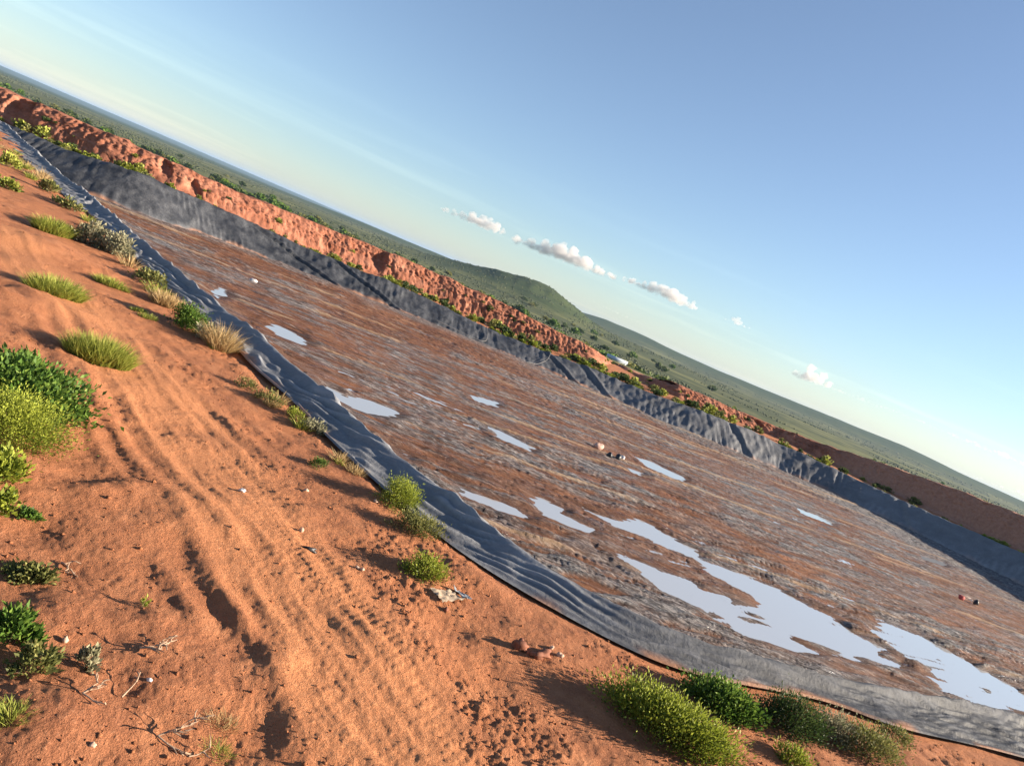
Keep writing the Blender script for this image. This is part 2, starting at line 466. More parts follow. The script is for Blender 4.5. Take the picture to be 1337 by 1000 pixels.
def height(x, y, detail=True):
    x = np.atleast_1d(np.asarray(x, float)); y = np.atleast_1d(np.asarray(y, float))
    r = np.hypot(x, y)
    z = 0.10 * fbm(x * 0.22, y * 0.22, 3, 1) + 0.05 * fbm(x * 0.9, y * 0.9, 3, 2)
    near = r < 40
    xn, yn = x[near], y[near]
    zn = np.zeros(xn.shape)
    d, side, arc = dist_poly(xn, yn, SCARP)
    tot = arc.max() if len(arc) else 1
    fade = sstep(0, 1.0, arc) * (1 - sstep(4.0, 6.0, arc))
    left = np.where(side > 0, 1.0, 0.0)
    zn += left * (-0.012 * sstep(0.0, 0.2, d)) * fade * np.exp(-(d / 1.6) ** 2) + 0.025 * np.exp(-(d / 0.13) ** 2) * fade
    for pts, w, dep in RUTS:
        d, side, arc = dist_poly(xn + 0.05 * fbm(xn * 1.1, yn * 1.1, 2, 9) + 0.03 * fbm(xn * 6, yn * 6, 2, 11), yn + 0.05 * fbm(xn * 1.1 + 7, yn * 1.1, 2, 10) + 0.03 * fbm(xn * 6 + 7, yn * 6, 2, 12), pts)
        L = sum(math.dist(pts[k], pts[k + 1]) for k in range(len(pts) - 1))
        f = 0.33 * sstep(0, 0.8, arc) * (1 - sstep(L - 0.8, L, arc)) * np.clip(0.45 + 1.3 * vnoise(arc * 0.8 + 3, arc * 0 + dep * 77 + w * 31, 5), 0, 1.3)
        zn += f * (-dep * np.exp(-(d / w) ** 2) + 0.45 * dep * np.exp(-((d - 1.9 * w) / (0.7 * w)) ** 2))
    for (px, py), rad, amp in HUMPS:
        hx, hy = on_plane(px, py, 0)
        zn += amp * np.exp(-(((xn - hx) ** 2 + (yn - hy) ** 2) / rad ** 2))
    if detail:
        tr = track_mask(xn, yn)
        rough = 1 - 0.78 * tr
        n1 = fbm(xn * 2.6, yn * 2.6, 4, 21)
        n2 = fbm(xn * 9, yn * 9, 3, 22)
        n3 = fbm(xn * 26, yn * 26, 2, 23)
        zn += rough * (0.024 * n1 + 0.016 * np.abs(n2) + 0.012 * np.maximum(n3, 0)) + (0.008 * n2 + 0.006 * n3) * tr
        # fine drag marks along the track
        ta, tb = (xn - yn) * 0.7071, (xn + yn) * 0.7071
        drag = fbm(ta * 0.5, tb * 5.0 + 0.6 * fbm(ta * 0.4, tb * 0.6, 2, 26), 3, 24)
        zn += 0.022 * drag * (0.35 + 0.65 * tr) * (yn < 22)
        lug = np.maximum(0, np.sin(ta * 2 * np.pi / 0.11 + 1.5 * np.sign(np.sin(tb * 2 * np.pi / 0.26)))) * sstep(0.12, 0.4, fbm(ta * 0.25, tb * 1.6, 2, 27))
        zn += 0.012 * lug * tr * (yn < 14)
        # loose crumbly patches
        cl = sstep(0.05, 0.4, fbm(xn * 0.7, yn * 0.7, 3, 31)) * rough
        zn += cl * (0.035 * np.maximum(0, n2 - 0.05) + 0.025 * np.maximum(0, n3))
    z[near] += zn
    dl, _, _ = dist_poly(x, y, NEAR_OL)
    z += 0.05 * np.exp(-((dl - 0.45) / 0.35) ** 2) * np.where(r < 60, 1, 0) * (0.5 + fbm(x * 0.8, y * 0.8, 2, 41))
    # under the liner and in the pond
    dn, _, _ = dist_poly(x, y, POND, True)
    ins = inside(x, y, POND)
    sd = np.where(ins, dn, -dn)
    flat = sstep(-1.4, -0.5, sd) * (dl < 6)
    z = z * (1 - flat) + (np.minimum(z, 0) * 0.3 - 0.03) * flat
    # far crest strip follows the crest of the liner
    df, _, af = dist_poly(x, y, FAR_CL)
    zc = np.interp(af, FAR_ARC, FAR_C[::20, 2]) - 0.12
    wf = np.exp(-(df / 14) ** 2)
    z = z * (1 - wf) + (zc + 0.4 * (z)) * wf
    # the ground falls away to the plain behind the bank
    drop = sstep(100, 330, r)
    z = z * (1 - drop) - 12.0 * drop
    z = np.where(ins, np.maximum(z - np.clip(sd / 2.6, 0, 1) * 3.4 - 0.25 * sstep(0, .4, sd), FLOOR_Z - 0.8), z)
    return z

def track_mask(x, y):
    pts = ppl([(560, 1060), (500, 930), (430, 820), (350, 710), (280, 610), (215, 520), (120, 420), (20, 330), (-150, 200)])
    d, _, _ = dist_poly(x, y, pts)
    w = 0.95 + 0.35 * fbm(x * 0.6, y * 0.6, 2, 51)
    return 1 - sstep(w * 0.55, w * 1.25, d)

def hz(x, y): return float(height(x, y)[0])
def ground_at(px, py):
    x, y = on_plane(px, py, 0.0)
    z = hz(x, y)
    x, y = on_plane(px, py, max(-0.3, min(0.6, z)))
    return x, y, hz(x, y)

# ------------------------------------------------------------------ ground sheet
def polar(az0, az1, na, r0, r1, nr):
    a = np.linspace(az0, az1, na); r = np.exp(np.linspace(math.log(r0), math.log(r1), nr))
    A, Rr = np.meshgrid(a, r)
    return Rr * np.sin(A), Rr * np.cos(A)
AZ = R(56)
gx, gy = polar(-AZ, AZ, 760, 2.2, 110, 780)
gz = height(gx.ravel(), gy.ravel()).reshape(gx.shape)
_tm = track_mask(gx.ravel(), gy.ravel()) * (np.hypot(gx, gy).ravel() < 60)
_ln = fbm(gx.ravel() * 0.5, gy.ravel() * 0.5, 3, 61)
_u = gx.ravel() / gy.ravel()
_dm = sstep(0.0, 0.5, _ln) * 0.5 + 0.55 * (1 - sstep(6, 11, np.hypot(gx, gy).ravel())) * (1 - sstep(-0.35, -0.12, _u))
me = mesh_np('ground', np.stack([gx, gy, gz], -1), grid_faces(*gx.shape)[:, ::-1], {'track': _tm, 'damp': np.clip(_dm, 0, 1)}, True)
tag(obj('ground', me, SOIL), kind='structure')

# plain out to the horizon with the hill and low ridges
px_, py_ = polar(-AZ, AZ, 620, 110, 24000, 260)
pr, pa = np.hypot(px_, py_), px_ / py_ * 1000
pz = height(px_.ravel(), py_.ravel(), False).reshape(px_.shape)
pz += sstep(300, 900, pr) * 2.0 * fbm(px_ * 0.004, py_ * 0.004, 3, 71)
prof = np.interp(pa, [-330, -240, -170, -110, -70, -25, 0, 20, 45, 62, 90, 150, 230, 330], [0, 1.5, 9, 24, 36, 45, 43, 36, 24, 15, 9, 6, 2, 0])
hill = prof * np.exp(-((py_ - 1500) / 330) ** 2) * (1 + 0.20 * fbm(px_ * 0.014, py_ * 0.014, 5, 72, 0.6))
pz += hill
right = np.interp(pa, [-900, -420, -250, 30, 80, 150, 240, 320, 420, 500, 620, 760, 900], [0, 0, 18, 30, 44, 44, 36, 40, 48, 52, 40, 30, 20])
pz += right * np.exp(-((py_ - 3400) / 700) ** 2) * (1 + 0.15 * fbm(px_ * 0.003, py_ * 0.003, 3, 73))
pz += np.interp(pa, [-900, -500, -300, 400, 900], [48, 42, 34, 24, 24]) * sstep(9000, 14000, pr) * (1 + 0.1 * fbm(px_ * 0.0006, py_ * 0.0006, 2, 74))
scr = np.clip(hill / 14, 0, 1) + sstep(2300, 3000, py_)
me = mesh_np('plain', np.stack([px_, py_, pz], -1), grid_faces(*px_.shape)[:, ::-1], {'scrubby': np.clip(scr, 0, 1)}, True)
tag(obj('plain', me, PLAIN), kind='structure')

# ------------------------------------------------------------------ red cut bank behind the far crest
BK = [(-1000, 60, -90), (-776, 63, -91), (-600, 64, -92), (-500, 66, -90), (-405, 70, -88), (-300, 76, -91), (-223, 79, -94), (-140, 82, -93), (-69, 84, -91),
      (20, 86, -86), (76, 87, -83), (90, 95, -80), (108, 104, -77), (150, 98, -77), (190, 88, -79), (200, 87.5, -84), (270, 90, -83), (338, 92, -82), (400, 90, -87),
      (475, 86, -94), (530, 83, -98), (600, 79, -101), (683, 75, -103), (800, 68, -104), (1000, 56, -105)]
bk = resample([at_uY(u, v, Y) for u, Y, v in BK], 1300, 6)
bt = np.gradient(bk[:, :2], axis=0); bt /= np.linalg.norm(bt, axis=1)[:, None]
bn = np.stack([-bt[:, 1], bt[:, 0]], 1)             # away from the pond
bs = np.concatenate([[0], np.cumsum(np.linalg.norm(np.diff(bk[:, :2], axis=0), axis=1))])
base_xy = bk[:, :2] - bn * 2.6
bz0 = height(base_xy[:, 0], base_xy[:, 1], False) - 0.25
tt = np.concatenate([np.linspace(-2.6, -1.0, 14), np.linspace(-0.9, 0.05, 26), np.linspace(0.2, 3, 8), np.linspace(5, 30, 8)])
S, T = np.meshgrid(bs, tt, indexing='ij')
top = bk[:, 2][:, None] + 0.16 * fbm(bs * 0.5, bs * 0, 3, 81)[:, None]
b0 = bz0[:, None]
rise = np.where(T < -1.5, 0.16 * sstep(-2.6, -1.5, T), 0.16 + 0.84 * np.clip((T + 1.5) / 1.55, 0, 1) ** 0.9)
Zb = b0 + (top - b0) * rise
Zb = np.where(T > 0.05, top - 0.02 * (T) - (np.maximum(T - 3, 0) * 0.16), Zb)
uu = np.interp(bs, bs, bk[:, 0] / bk[:, 1] * 1000)[:, None]
smoothb = sstep(400, 470, uu) + 0 * T
face = np.exp(-((T + 0.6) / 0.8) ** 2)
gul = np.abs(fbm(S * 1.3, T * 0.9 + 3, 6, 82, 0.65)) * 0.42 + np.abs(fbm(S * 4.4, T * 1.6, 3, 86)) * 0.26 + 0.8 * np.maximum(0, fbm(S * 0.13, T * 0.1, 2, 83) - 0.15)
gul += 0.8 * sstep(0.44, 0.55, fbm(S * 0.42, T * 0.25, 2, 87))
off = face * (gul - 0.5) * (1 - 0.75 * smoothb)
off += 0.26 * fbm(S * 4.5, T * 2.6 + 2 * Zb, 4, 84, 0.75) * (T < 1)
Xb = bk[:, 0][:, None] + bn[:, 0][:, None] * (T + off)
Yb = bk[:, 1][:, None] + bn[:, 1][:, None] * (T + off)
Zb = Zb + 0.10 * fbm(S * 1.4, T * 1.4, 3, 85) * (T < 4)
brown = np.clip(smoothb + np.exp(-((uu - 135) / 40) ** 2) * 0.7 + 0 * T, 0, 1)
me = mesh_np('cut_bank', np.stack([Xb, Yb, Zb], -1), grid_faces(*S.shape)[:, ::-1], {'brown': brown}, True)
tag(obj('cut_bank', me, BANK), kind='structure')

# ------------------------------------------------------------------ pond floor, puddles
PUD = [
    [(581, 636), (598, 634), (634, 648), (637, 659), (606, 651)], [(641, 657), (655, 656), (695, 676), (686, 680), (652, 665)],
    [(695, 656), (703, 648), (734, 664), (731, 671), (776, 692), (770, 697), (740, 686), (714, 673)],
    [(762, 664), (780, 672), (805, 680), (830, 676), (852, 686), (862, 694), (907, 718), (901, 724), (870, 716), (845, 702), (800, 686)],
    [(814, 729), (832, 733), (882, 753), (902, 760), (920, 774), (946, 779), (952, 789), (972, 797), (948, 803), (925, 801), (905, 791), (888, 781), (850, 759)],
    [(944, 803), (962, 805), (1002, 821), (1032, 837), (1061, 852), (1040, 852), (1000, 836), (965, 826)],
    [(912, 732), (942, 741), (1002, 764), (1042, 784), (1082, 804), (1112, 824), (1152, 845), (1142, 855), (1178, 866), (1166, 870), (1120, 856), (1112, 860), (1050, 834), (1000, 812), (988, 801), (1000, 794), (984, 780), (958, 765), (930, 750)],
    [(1136, 825), (1156, 814), (1202, 829), (1252, 858), (1302, 884), (1350, 915), (1350, 936), (1300, 922), (1268, 905), (1228, 881), (1180, 856)],
    [(1212, 884), (1232, 884), (1290, 912), (1310, 932), (1280, 926), (1236, 904)],
    [(410, 504), (426, 504), (452, 519), (482, 523), (518, 537), (516, 546), (480, 540), (450, 531), (428, 524)],
    [(348, 427), (365, 426), (392, 440), (404, 447), (390, 449), (364, 439)], [(273, 380), (290, 377), (297, 385), (280, 389)],
    [(510, 584), (535, 595), (531, 601), (513, 593)], [(638, 558), (657, 565), (692, 583), (688, 588), (658, 575)],
    [(828, 596), (850, 603), (896, 625), (890, 629), (850, 612)], [(617, 517), (648, 526), (646, 530), (620, 522)],
    [(1042, 664), (1086, 681), (1083, 685), (1046, 670)], [(1203, 726), (1232, 734), (1230, 738), (1206, 731)], [(820, 612), (840, 618), (838, 622), (822, 617)],
]
PUDW = [[on_plane(x, y, FLOOR_Z) for x, y in p] for p in PUD]
fx, fy = polar(R(-47), R(50), 860, 9.2, 100, 470)
X, Y = fx.ravel(), fy.ravel()
dn, _, _ = dist_poly(X, Y, POND, True)
sd = np.where(inside(X, Y, POND), dn, -dn)
c20, s20 = math.cos(R(20)), math.sin(R(20))
A_, B_ = X * c20 + Y * s20, -X * s20 + Y * c20
wb = B_ + 0.9 * fbm(A_ * 0.10, B_ * 0.10, 3, 91)
w1 = 1 - np.abs(fbm(A_ * 0.16, wb * 0.85, 3, 92)) * 2.2
w2 = 1 - np.abs(fbm(A_ * 0.40, wb * 2.4, 4, 93)) * 2.2
w3 = fbm(A_ * 0.9, wb * 5.0, 3, 94)
mask = 0.45 + 0.55 * sstep(-0.25, 0.35, fbm(X * 0.05, Y * 0.07, 3, 95))
zf = 0.055 * np.maximum(0, w1 - 0.35) * mask * 1.8 + 0.060 * np.maximum(0, w2 - 0.2) * mask * 2.0 + 0.046 * w3 + 0.055 + 0.04 * fbm(X * 0.12, Y * 0.12, 3, 96)
# silt-covered seams across the sheets
silt = np.zeros(X.shape)
for b0_, ang, wdt in ((18.6, 2, .13), (23.9, -3, .10), (27.2, 0, .16), (31.5, 4, .12), (36.5, -2, .18), (42.0, 1, .16), (48.0, 3, .2), (54.0, 0, .25), (57.5, -2, .3), (61, 1, .35), (63.5, 2, .35), (14.6, -5, .10), (11.8, 8, .1), (9.0, -12, .1)):
    dd = np.abs(B_ - b0_ - A_ * math.tan(R(ang)) - 0.8 * fbm(A_ * 0.08, A_ * 0 + b0_, 2, 97))
    g = np.exp(-(dd / wdt) ** 2) * sstep(-0.25, 0.2, fbm(A_ * 0.15, A_ * 0 + b0_ * 3, 3, 98))
    silt = np.maximum(silt, g)
    zf += 0.05 * g
bare = sstep(0.48, 0.85, w1 * 0.5 + 0.35 * fbm(X * 0.11, Y * 0.11, 3, 99) + 0.3 * w2) * 0.9
dfw, _, _ = dist_poly(X, Y, FAR_CL)
bare = np.maximum(bare, sstep(17, 8, dfw + 5 * fbm(X * .2, Y * .2, 3, 102)) * sstep(22, 32, X) * 0.9)  # blue-grey of the shadowed floor by the right wall, put into the colour
bare = np.maximum(bare, sstep(-0.05, 0.35, fbm(A_ * 0.09, B_ * 0.35, 3, 103)) * sstep(0.2, 0.6, w2) * 0.7)
bare = np.maximum(bare, (1 - sstep(3.8, 6.5, sd + 1.2 * fbm(X * .3, Y * .3, 3, 100))) * 0.65)
bare = np.clip(bare + 0.45 * sstep(-12, 22, X) * sstep(0.0, 0.55, w2 * 0.5 + fbm(A_ * 0.25, B_ * 1.6, 3, 105)), 0, 0.92)
damp = np.zeros(X.shape)
for poly in PUDW:
    d, _, _ = dist_poly(X, Y, poly, True)
    d = np.where(inside(X, Y, poly), d, -d) + 0.30 * fbm(A_ * 0.7, B_ * 4.0, 3, 101) + 0.10
    k = sstep(-0.55, 0.28, d)
    zf = zf * (1 - 0.82 * k) - 0.030 * k
    damp = np.maximum(damp, 0.5 * sstep(-0.9, -0.05, d))
zf += 0.35 * sstep(7, 3.5, sd) * 0.4
_dry = damp < 0.02
_low = sstep(0.05, 0.4, fbm(X * 0.07, Y * 0.07, 3, 104) + 0.25 * sstep(-5, 25, X))
q_ = np.percentile(zf[_dry & (sd > 5)], 4.5)
zf = np.where(_dry, np.maximum(zf - q_ * (0.35 + 0.65 * _low), -0.03), zf)
me_V = np.stack([X, Y, zf + FLOOR_Z], -1)
F = grid_faces(*fx.shape, keep=(sd > 2.6))[:, ::-1]
V, F, at = compact(me_V, F, {'bare': bare, 'silt': silt * 0.85, 'damp': damp})
tag(obj('pond_floor', mesh_np('pond_floor', V, F, at, True), FLOOR), kind='structure')
def hull(p):
    p = sorted(map(tuple, p))
    def half(q):
        h = []
        for c in q:
            while len(h) > 1 and (h[-1][0] - h[-2][0]) * (c[1] - h[-2][1]) - (h[-1][1] - h[-2][1]) * (c[0] - h[-2][0]) <= 0: h.pop()
            h.append(c)
        return h[:-1]
    return half(p) + half(p[::-1])
for i, poly in enumerate(PUDW):
    ring = [(x + 1.1 * math.cos(a), y + 1.1 * math.sin(a)) for x, y in poly for a in np.linspace(0, 2 * math.pi, 8, endpoint=False)]
    q = np.array(hull(ring)); c = q.mean(0)
    me = bpy.data.meshes.new('puddle'); me.from_pydata([(x, y, 0) for x, y in q - c], [], [tuple(range(len(q)))]); me.update()
    tag(obj('puddle', me, WATER, loc=(c[0], c[1], FLOOR_Z + 0.0006 * i)), kind='structure')
# a film of water in the lowest creases of the sheets
wq = np.array(hull([(x, y) for x, y, d in zip(X[::37], Y[::37], sd[::37]) if d > 5.0 and y < 66])); c = wq.mean(0)
me = bpy.data.meshes.new('water_film'); me.from_pydata([(x, y, 0) for x, y in wq - c], [], [tuple(range(len(wq)))]); me.update()
tag(obj('water_film', me, WATER, loc=(c[0], c[1], FLOOR_Z - 0.004)), kind='structure')

# ------------------------------------------------------------------ liner
liner = empty('pond_liner', (float(FAR_C[300, 0]), float(FAR_C[300, 1]), 0.0), 'black plastic pond liner with wrinkled slopes around the muddy basin', 'pond liner')
LI = liner.matrix_world.copy(); LOC = Vector(liner.location)
def lpart(name, V, F, attrs):
    V = np.asarray(V).reshape(-1, 3) - np.array(LOC)
    return obj(name, mesh_np(name, V, F, attrs, True), LINER, liner)

# near side: flap edge on the soil, over the crest, down to the floor
nct = np.gradient(NEAR_C, axis=0); nct /= np.linalg.norm(nct, axis=1)[:, None]
k9 = np.hanning(93)[1:-1]; k9 /= k9.sum()
nct = np.stack([np.convolve(np.pad(nct[:, j], 45, mode='edge'), k9, mode='valid') for j in range(2)], 1)
nin = np.stack([-nct[:, 1], nct[:, 0]], 1)                # path runs left to right, pond on its left
ns = np.concatenate([[0], np.cumsum(np.linalg.norm(np.diff(NEAR_C, axis=0), axis=1))])
t1 = np.linspace(0, 1, 64); t2 = np.linspace(0.02, 1, 34)
O3 = NEAR_O[:, None, :]; C3 = NEAR_C[:, None, :]
edge = 0.06 * fbm(ns * 1.2, ns * 0, 3, 111)
q1 = O3 + (C3 - O3) * t1[None, :, None]
oz = height(NEAR_O[:, 0], NEAR_O[:, 1], False) * 0
z1 = 0.035 + (CREST_Z - 0.035) * (t1 ** 1.6)[None, :] + 0 * ns[:, None]
q2 = C3 + nin[:, None, :] * (4.6 * t2)[None, :, None]
z2 = CREST_Z + (FLOOR_Z - 0.06 - CREST_Z) * np.clip((t2 * 1.12) ** 1.05, 0, 1)[None, :] + 0 * ns[:, None]
Q = np.concatenate([q1, q2], 1); Z = np.concatenate([z1, z2], 1)
wid = np.linalg.norm(NEAR_C - NEAR_O, axis=1)
tm = np.concatenate([t1[None, :] * wid[:, None], wid[:, None] + 4.6 * t2[None, :]], 1)
SS = ns[:, None] + 0 * tm
XX, YY = Q[..., 0], Q[..., 1]
# wrinkles lie obliquely across the flap (roughly along +x)
rr = np.hypot(XX, YY)
wl = np.interp(rr, [8, 12, 20, 40], [1.0, 1.0, 0.75, 0.45])
def wrk(ang, sd_):
    ca_, sa_ = math.cos(R(ang)), math.sin(R(ang))
    wa, wbv = XX * ca_ + YY * sa_, -XX * sa_ + YY * ca_
    wbv = wbv + 0.10 * fbm(wa * 0.8, wbv * 0.8, 2, sd_ + 5)
    wl_ = wl * (1.9 if sd_ > 300 else 1.0)
    ph = wbv * wl_ * 2 * np.pi / 0.17 + 9.0 * fbm(wa * 0.45, wbv * 0.8, 4, sd_ + 7)
    pl = np.abs(np.cos(ph / 2)) ** 2.2 * (0.12 + 0.88 * sstep(-0.25, 0.35, fbm(wa * 0.7, wbv * 1.6, 3, sd_ + 8)))
    if sd_ > 300:
        pl = 0.8 * np.maximum(0, 1 - 3.0 * np.abs(fbm(wa * 0.55, wbv * 4.5, 4, sd_ + 9))) + 0.25 * pl
    return (1 - 2.6 * np.abs(fbm(wa * 0.45, wbv * 1.9 * wl, 3, sd_)), pl)
nA, nB = wrk(-14, 112), wrk(12, 412)
wx = sstep(1.0, 4.0, XX)
n1, n2 = nA[0] * (1 - wx) + nB[0] * wx, nA[1] * (1 - wx) + nB[1] * wx
n3 = fbm(XX * 0.9, YY * 0.9, 3, 114)
crump = np.interp(ns, [0, ns[-1]], [1, 1])[:, None] * np.interp(XX, [-40, -6, -2.0, 0.3, 1.2, 3.6, 5.0, 12], [1.3, 1.2, 1.1, 0.9, 0.5, 0.4, 0.45, 0.55])
lift = sstep(0.0, 0.25, tm)
Z = Z + lift * crump * (0.050 * np.maximum(0, n1) + (0.072 + 0.07 * wx) * n2) + 0.05 * n3 * lift * (1 - 0.6 * wx)
# a rolled hem where the sheet lies on the soil
hem = np.exp(-((tm - 0.06) / 0.05) ** 2)
Z = Z + 0.035 * hem * sstep(-0.3, 0.3, fbm(SS * 0.35, SS * 0, 2, 115) + 0.15)
Z = Z + 0.10 * np.exp(-((tm - wid[:, None]) / 0.28) ** 2)
dust_light = np.clip(0.40 + 0.45 * sstep(0.35, 0.9, n2) + 0.15 * sstep(-0.1, 0.5, fbm(XX * 0.5, YY * 0.5, 3, 116)) + 0.35 * np.exp(-((tm - wid[:, None] - .1) / 0.3) ** 2) , 0, 0.85) * (1 - 0.62 * wx)  # highlights on pleats and crest put into the colour, over dusty patches
slt = np.clip(sstep(0.25, 0.0, tm + 0.2 * fbm(XX * 2, YY * 2, 3, 117)) * 0.8 * sstep(-0.1, 0.2, fbm(XX * .8, YY * .8, 2, 118)), 0, 1)
XX = XX + lift * 0.04 * n3
lpart('near_slope', np.stack([XX, YY, Z], -1), grid_faces(*XX.shape), {'dust_and_light': dust_light, 'silt': slt, 'dull': wx})

# far and end walls
fs = np.concatenate([[0], np.cumsum(np.linalg.norm(np.diff(FAR_C[:, :2], axis=0), axis=1))])
ft = np.gradient(FAR_C[:, :2], axis=0); ft /= np.linalg.norm(ft, axis=1)[:, None]
fo = np.stack([-ft[:, 1], ft[:, 0]], 1)                   # outward (away from pond)
tl = np.concatenate([np.linspace(-0.25, 0, 8), np.linspace(0.03, 1.0, 40), np.linspace(1.06, 1.25, 6)])
S, T = np.meshgrid(fs, tl, indexing='ij')
Cx, Cy, Cz = (FAR_C[:, k][:, None] for k in range(3)); Tx, Ty = (FAR_T[:, k][:, None] for k in range(2))
XX = Cx + (Tx - Cx) * T; YY = Cy + (Ty - Cy) * T
tc = np.clip(T, 0, 1)
ZZ = Cz + (FLOOR_Z + 0.02 - Cz) * tc
ZZ = np.where(T < 0, Cz + 0.12 * T, ZZ)
ZZ = np.where(T > 1, FLOOR_Z + 0.02 - 0.3 * (T - 1), ZZ)
fold = 1 - 2.6 * np.abs(fbm(S * 0.45 + T * 1.1, T * 0.45, 4, 121))
fold2 = 1 - 2.6 * np.abs(fbm(S * 1.7 - T * 1.3, T * 0.9, 4, 122))
bul = fbm(S * 0.14, T * 0.9, 3, 123)
amp = sstep(-0.2, 0.1, T) * (1 - 0.75 * sstep(0.92, 1.05, T))
rib = np.abs(np.cos(S * np.pi / 0.55 + 3.0 * fbm(S * 0.3, T * 0.7, 2, 128))) ** 3 * sstep(-0.3, 0.3, fbm(S * 0.2, T * 0.8, 2, 129))
disp = amp * (0.13 * np.maximum(0, fold) + 0.10 * np.maximum(0, fold2) + 0.12 * bul + 0.08 * rib + 0.03 * fbm(S * 3, T * 8, 2, 124))
for s0, sl in ((28, 9), (36, 7), (58, 4), (62, 3.5), (78, 2), (96, 2)):      # long creases
    dd = (S - s0 - sl * T)
    disp += amp * (0.16 * np.exp(-(dd / 0.30) ** 2) - 0.18 * np.exp(-((dd + 0.55) / 0.35) ** 2))
ZZ = ZZ + 0.65 * disp + (1 - tc) * (0.14 * fbm(S * 0.35, S * 0, 3, 130) + 0.06 * np.abs(fbm(S * 1.3, S * 0, 2, 132)))
XX = XX - fo[:, 0][:, None] * 0.5 * disp; YY = YY - fo[:, 1][:, None] * 0.5 * disp
uF = XX / YY * 1000
dust_light = np.clip(0.0 + 0.10 * fbm(S * 0.3, T * 2, 3, 125) + 0.16 * sstep(0.3, 0.9, rib) + 0.2 * sstep(0.8, 1.0, T) + 0.26 * sstep(-80, 150, uF) + 0.2 * sstep(420, 520, uF), 0, 0.9)  # right end paled in the colour to lighten its shadow
slt = np.clip(sstep(0.86, 1.02, T + 0.16 * fbm(S * 0.5, T * 3, 3, 126)) * 0.8 * (1 - .7 * sstep(400, 500, uF)), 0, 1)
lpart('far_wall', np.stack([XX, YY, ZZ], -1), grid_faces(*XX.shape)[:, ::-1], {'dust_and_light': dust_light, 'silt': slt})
# ------------------------------------------------------------------ plants
def leaves_mesh(name, P, D, Lg, Wd, tint, fold=0.25):
    """diamond leaves: base P, direction D (n,3), length, width"""
    n = len(P)
    D = D / np.maximum(np.linalg.norm(D, axis=1), 1e-6)[:, None]
    rv = rng.normal(size=(n, 3))
    Sd = np.cross(D, rv); Sd /= np.maximum(np.linalg.norm(Sd, axis=1), 1e-6)[:, None]
    N = np.cross(Sd, D)
    Lg = np.broadcast_to(Lg, (n,))[:, None]; Wd = np.broadcast_to(Wd, (n,))[:, None]
    mid = P + D * Lg * 0.45
    V = np.stack([P, mid + Sd * Wd / 2 + N * Wd * fold, P + D * Lg - N * Wd * fold, mid - Sd * Wd / 2 + N * Wd * fold], 1)
    F = np.arange(4 * n).reshape(n, 4)
    return mesh_np(name, V, F, {'tint': np.repeat(np.clip(tint, 0, 1), 4)})

def tubes_mesh(name, paths, r0, r1, k=4, tint=None):
    V, F, off = [], [], 0
    for p in paths:
        p = np.asarray(p, float); m = len(p)
        for i in range(m):
            d = p[min(i + 1, m - 1)] - p[max(i - 1, 0)]; d = d / (np.linalg.norm(d) + 1e-9)
            a = np.cross(d, (0.3, 0.2, 0.9)); a /= np.linalg.norm(a) + 1e-9
            b = np.cross(d, a)
            r = r0 + (r1 - r0) * i / max(1, m - 1)
            for j in range(k):
                th = 2 * math.pi * j / k
                V.append(p[i] + r * (a * math.cos(th) + b * math.sin(th)))
        for i in range(m - 1):
            for j in range(k):
                F.append((off + i * k + j, off + i * k + (j + 1) % k, off + (i + 1) * k + (j + 1) % k, off + (i + 1) * k + j))
        off += m * k
    return mesh_np(name, np.array(V), np.array(F), None, True)

def bush_parts(hx, hy, h, n, leaf, wl=0.5, clumps=40, up=0.5, flat=0.0, tint_top=0.0):
    """a dome of leaf clumps: half sizes hx, hy, height h"""
    th = rng.uniform(0, 2 * math.pi, clumps); cz = rng.uniform(0.0, 1.0, clumps) ** 0.8
    rad = np.sqrt(np.maximum(0, 1 - cz ** 2)) * rng.uniform(0.55, 1.0, clumps)
    jit = rng.uniform(0.72, 1.1, clumps)
    C = np.stack([np.cos(th) * rad * hx * jit, np.sin(th) * rad * hy * jit, cz * h * jit * 0.92], 1)
    w = rng.uniform(0.5, 1.5, clumps); w /= w.sum()
    k = rng.choice(clumps, n, p=w)
    sp = 0.20 * np.array([hx + hy, hx + hy, 1.4 * h]) / 2 * 1.15
    off = rng.normal(size=(n, 3)) * sp
    P = C[k] + off
    P[:, 2] = np.abs(P[:, 2])
    D = P / np.array([hx, hy, h]) + rng.normal(size=(n, 3)) * 0.55
    D[:, 2] += up
    ct = rng.normal(0, 0.16, clumps)
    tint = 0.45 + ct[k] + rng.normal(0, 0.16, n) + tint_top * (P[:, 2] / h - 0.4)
    L = leaf * rng.uniform(0.6, 1.3, n)
    stems = []
    for c in C[: min(14, clumps)]:
        b = np.array([c[0] * 0.15, c[1] * 0.15, -0.04])
        stems.append([b, b * 0.5 + c * 0.5 + np.array([0, 0, 0.06 * h]), c])
    return P, D, L, L * wl, tint, stems

def bush(name, loc, hx, hy, h, mat, n, leaf, label, group=None, rz=0.0, wl=0.5, clumps=40, up=0.5, tint_top=0.0, cat='bush'):
    P, D, L, Wd, tint, stems = bush_parts(hx, hy, h, n, leaf, wl, clumps, up, tint_top=tint_top)
    e = empty(name, loc, label, cat, group, rz)
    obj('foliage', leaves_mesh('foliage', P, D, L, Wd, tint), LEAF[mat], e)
    obj('stems', tubes_mesh('stems', stems, 0.02 * max(h, .15), 0.006 * max(h, .15)), STEM, e)
    return e

